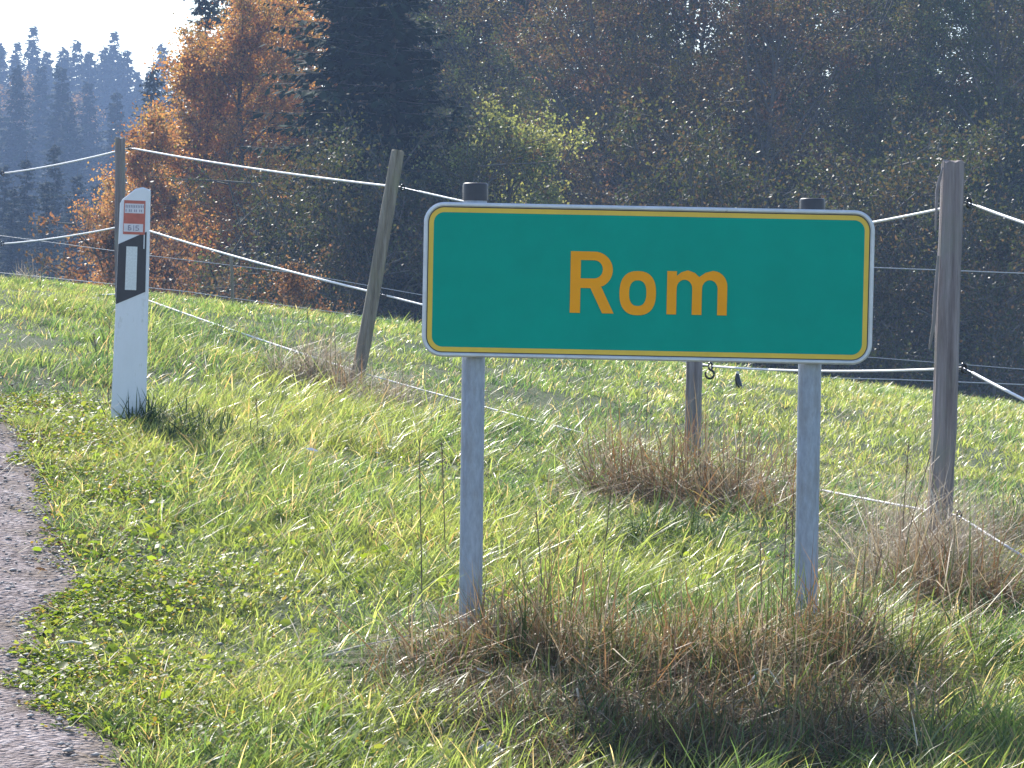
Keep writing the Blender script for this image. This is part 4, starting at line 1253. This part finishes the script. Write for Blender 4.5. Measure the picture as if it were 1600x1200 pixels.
for pts, lb in [
    ([(660, 985), (658, 850), (655, 690)], 'tall thin dark stalk left of the left sign post'),
    ([(697, 905), (694, 800), (690, 690)], 'thin dark stalk just left of the left sign post, half height'),
    ([(842, 980), (846, 900), (838, 800)], 'thin stalk right of the left sign post'),
    ([(1006, 740), (1009, 690), (1012, 610)], 'dark upright stalk left of the square post, in the meadow'),
    ([(1196, 1060), (1190, 950), (1188, 850)], 'dark stalk left of the right sign post, leftmost'),
    ([(1210, 1060), (1222, 930), (1230, 800)], 'dark stalk left of the right sign post, tallest'),
    ([(1236, 1030), (1236, 900), (1240, 770)], 'dark stalk nearest the right sign post'),
    ([(1398, 940), (1420, 830), (1455, 705)], 'dark slanting stalk in front of the thick fence post'),
    ([(1408, 900), (1412, 800), (1420, 690)], 'dark upright stalk left of the thick fence post'),
    ([(405, 705), (402, 660), (400, 622)], 'short dark stalk right of the marker post shadow'),
    ([(1140, 770), (1150, 720), (1158, 640)], 'thin stalk right of the square fence post'),
    ([(900, 1060), (890, 960), (905, 860)], 'thin crooked stalk between the sign posts'),
    ([(170, 640), (168, 560), (172, 500)], 'brown weed stalk left of the white marker post'),
    ([(152, 590), (150, 550), (146, 522)], 'second brown weed stalk left of the white marker post, shorter'),
    ([(485, 560), (480, 480), (478, 430)], 'thin stalk rising left of the leaning post'),
    ([(560, 560), (572, 470), (618, 402)], 'pale bent stem crossing in front of the leaning post'),
    ([(530, 540), (545, 470), (562, 428)], 'pale stem just left of the leaning post'),
    ([(940, 900), (948, 830), (955, 760)], 'thin stalk below the sign middle'),
    ([(1340, 1030), (1360, 930), (1378, 860)], 'thin bent stalk right of the right sign post'),
    ([(60, 470), (66, 420), (80, 392)], 'leafy stem at the left meadow crest')]:
    stalk(pts, gd(*pts[0]), lb, r=0.0016)

# curved bleached stems by the thick post
def straws(pts, D, label):
    loc = np.array([np.array(P(x_, y_, D)) for x_, y_ in pts])
    o0 = loc[0].copy()
    v_, q_ = tubes([(loc - o0, np.linspace(0.0035, 0.002, len(loc)))], 5)
    o = mesh('bleached_stem', v_, quads=q_, mat=M['stick']); o.location = o0
    tag(o, label, 'stem')
D_ = 8.7
straws([(1492, 960), (1478, 900), (1462, 850), (1450, 835)], D_, 'bleached bent stem at the thick post foot, leftmost')
straws([(1496, 955), (1488, 905), (1470, 850)], D_, 'bleached bent stem at the thick post foot, middle')
straws([(1500, 940), (1505, 890), (1560, 850)], D_, 'bleached stem leaning right from the thick post foot')
straws([(1473, 830), (1462, 790), (1452, 758)], D_, 'short bleached stem in front of the thick post')
straws([(1430, 950), (1437, 920), (1446, 885)], D_, 'pale stem in the fluffy tuft left of the thick post')
straws([(770, 1020), (800, 1018), (835, 1028)], 7.2, 'pale bent straw right of the left sign post foot')
straws([(745, 1045), (765, 1052), (778, 1062)], 7.0, 'short pale straw at the left sign post foot')
straws([(490, 1030), (560, 1010), (645, 992)], 7.35, 'long pale straw lying left of the left sign post')
straws([(902, 1075), (905, 1100), (930, 1106), (950, 1120), (962, 1160)], 6.7, 'dangling pale root fibre below the sign middle')
straws([(1165, 1075), (1185, 1050), (1200, 1045), (1225, 1080)], 6.85, 'arched pale straw in front of the right sign post')

# fallen leaves, litter
def fallen_leaf(px, py, s, col, label, rz, up=0.02):
    c = G(px, py)
    e_ = []
    out = [(-1, 0), (-0.6, 0.35), (-0.1, 0.5), (0.5, 0.38), (1, 0), (0.5, -0.38), (-0.1, -0.5), (-0.6, -0.35)]
    V = [(a * s, b * s, 0.25 * s * abs(b) * 2 + 0.12 * s * a * a) for a, b in out] + [(0, 0, 0)]
    F = [(i, (i + 1) % 8, 8) for i in range(8)]
    m_ = m_simple('fallen_leaf_' + label.split()[0], col, 0.5, 0, 0.3, 60)
    o = mesh('fallen_leaf', V, polys=F, mat=m_)
    o.location = (c.x, c.y, c.z + up); o.rotation_euler = (0.35, 0.2, rz)
    tag(o, label, 'leaf')
fallen_leaf(64, 912, 0.020, (0.42, 0.17, 0.04), 'orange fallen leaf on the road surface', 0.4, 0.035)
fallen_leaf(84, 908, 0.024, (0.17, 0.09, 0.05), 'brown fallen leaf beside the orange leaf on the road', 1.4, 0.035)
fallen_leaf(487, 752, 0.024, (0.75, 0.70, 0.68), 'whitish curled leaf in the grass right of the marker post', 0.1, 0.11)
fallen_leaf(590, 752, 0.014, (0.75, 0.70, 0.66), 'small whitish leaf in the grass left of the left sign post', 0.8, 0.10)
fallen_leaf(243, 905, 0.014, (0.50, 0.17, 0.04), 'reddish fallen leaf in the clover', 0.8, 0.05)
fallen_leaf(427, 1040, 0.013, (0.55, 0.20, 0.04), 'small orange fallen leaf in the grass', 2.0, 0.07)
fallen_leaf(325, 1003, 0.020, (0.16, 0.21, 0.04), 'yellow-green broad leaf in the verge grass', 0.6, 0.08)
p = G(112, 1030)
v_, q_ = tubes([(np.array([(-0.03, 0, 0.035), (0.0, 0.003, 0.04), (0.028, 0, 0.036)]), np.array([0.0035, 0.004, 0.003]))], 6)
o = mesh('twig', v_, quads=q_, mat=M['stick']); o.location = p
tag(o, 'short bleached twig lying at the road edge on the clover', 'twig')
p = G(765, 1195)
v_, q_ = tubes([(np.array([(-0.03, 0, 0.03), (0.0, 0.003, 0.045), (0.03, 0, 0.03)]), np.array([0.005, 0.008, 0.004]))], 6)
o = mesh('twig', v_, quads=q_, mat=M['stick']); o.location = p
tag(o, 'pale stub of wood at the bottom edge left of the shaded grass', 'twig')

# ------------------------------------------------------------------ haze
zmin = float(ZZ.min()) - 1.0
V, F = box_v(-262, 262, -42, 472, zmin, 34)
mh = bpy.data.materials.new('haze'); mh.use_nodes = True
t = mh.node_tree
t.nodes.remove(t.nodes['Principled BSDF'])
pv = t.nodes.new('ShaderNodeVolumePrincipled')
pv.inputs['Color'].default_value = (0.43, 0.62, 1.0, 1)
pv.inputs['Density'].default_value = 0.00125
pv.inputs['Anisotropy'].default_value = 0.1
t.links.new(pv.outputs[0], t.nodes['Material Output'].inputs['Volume'])
hz = mesh('haze', V, polys=F, mat=mh)
tag(hz, kind='stuff')
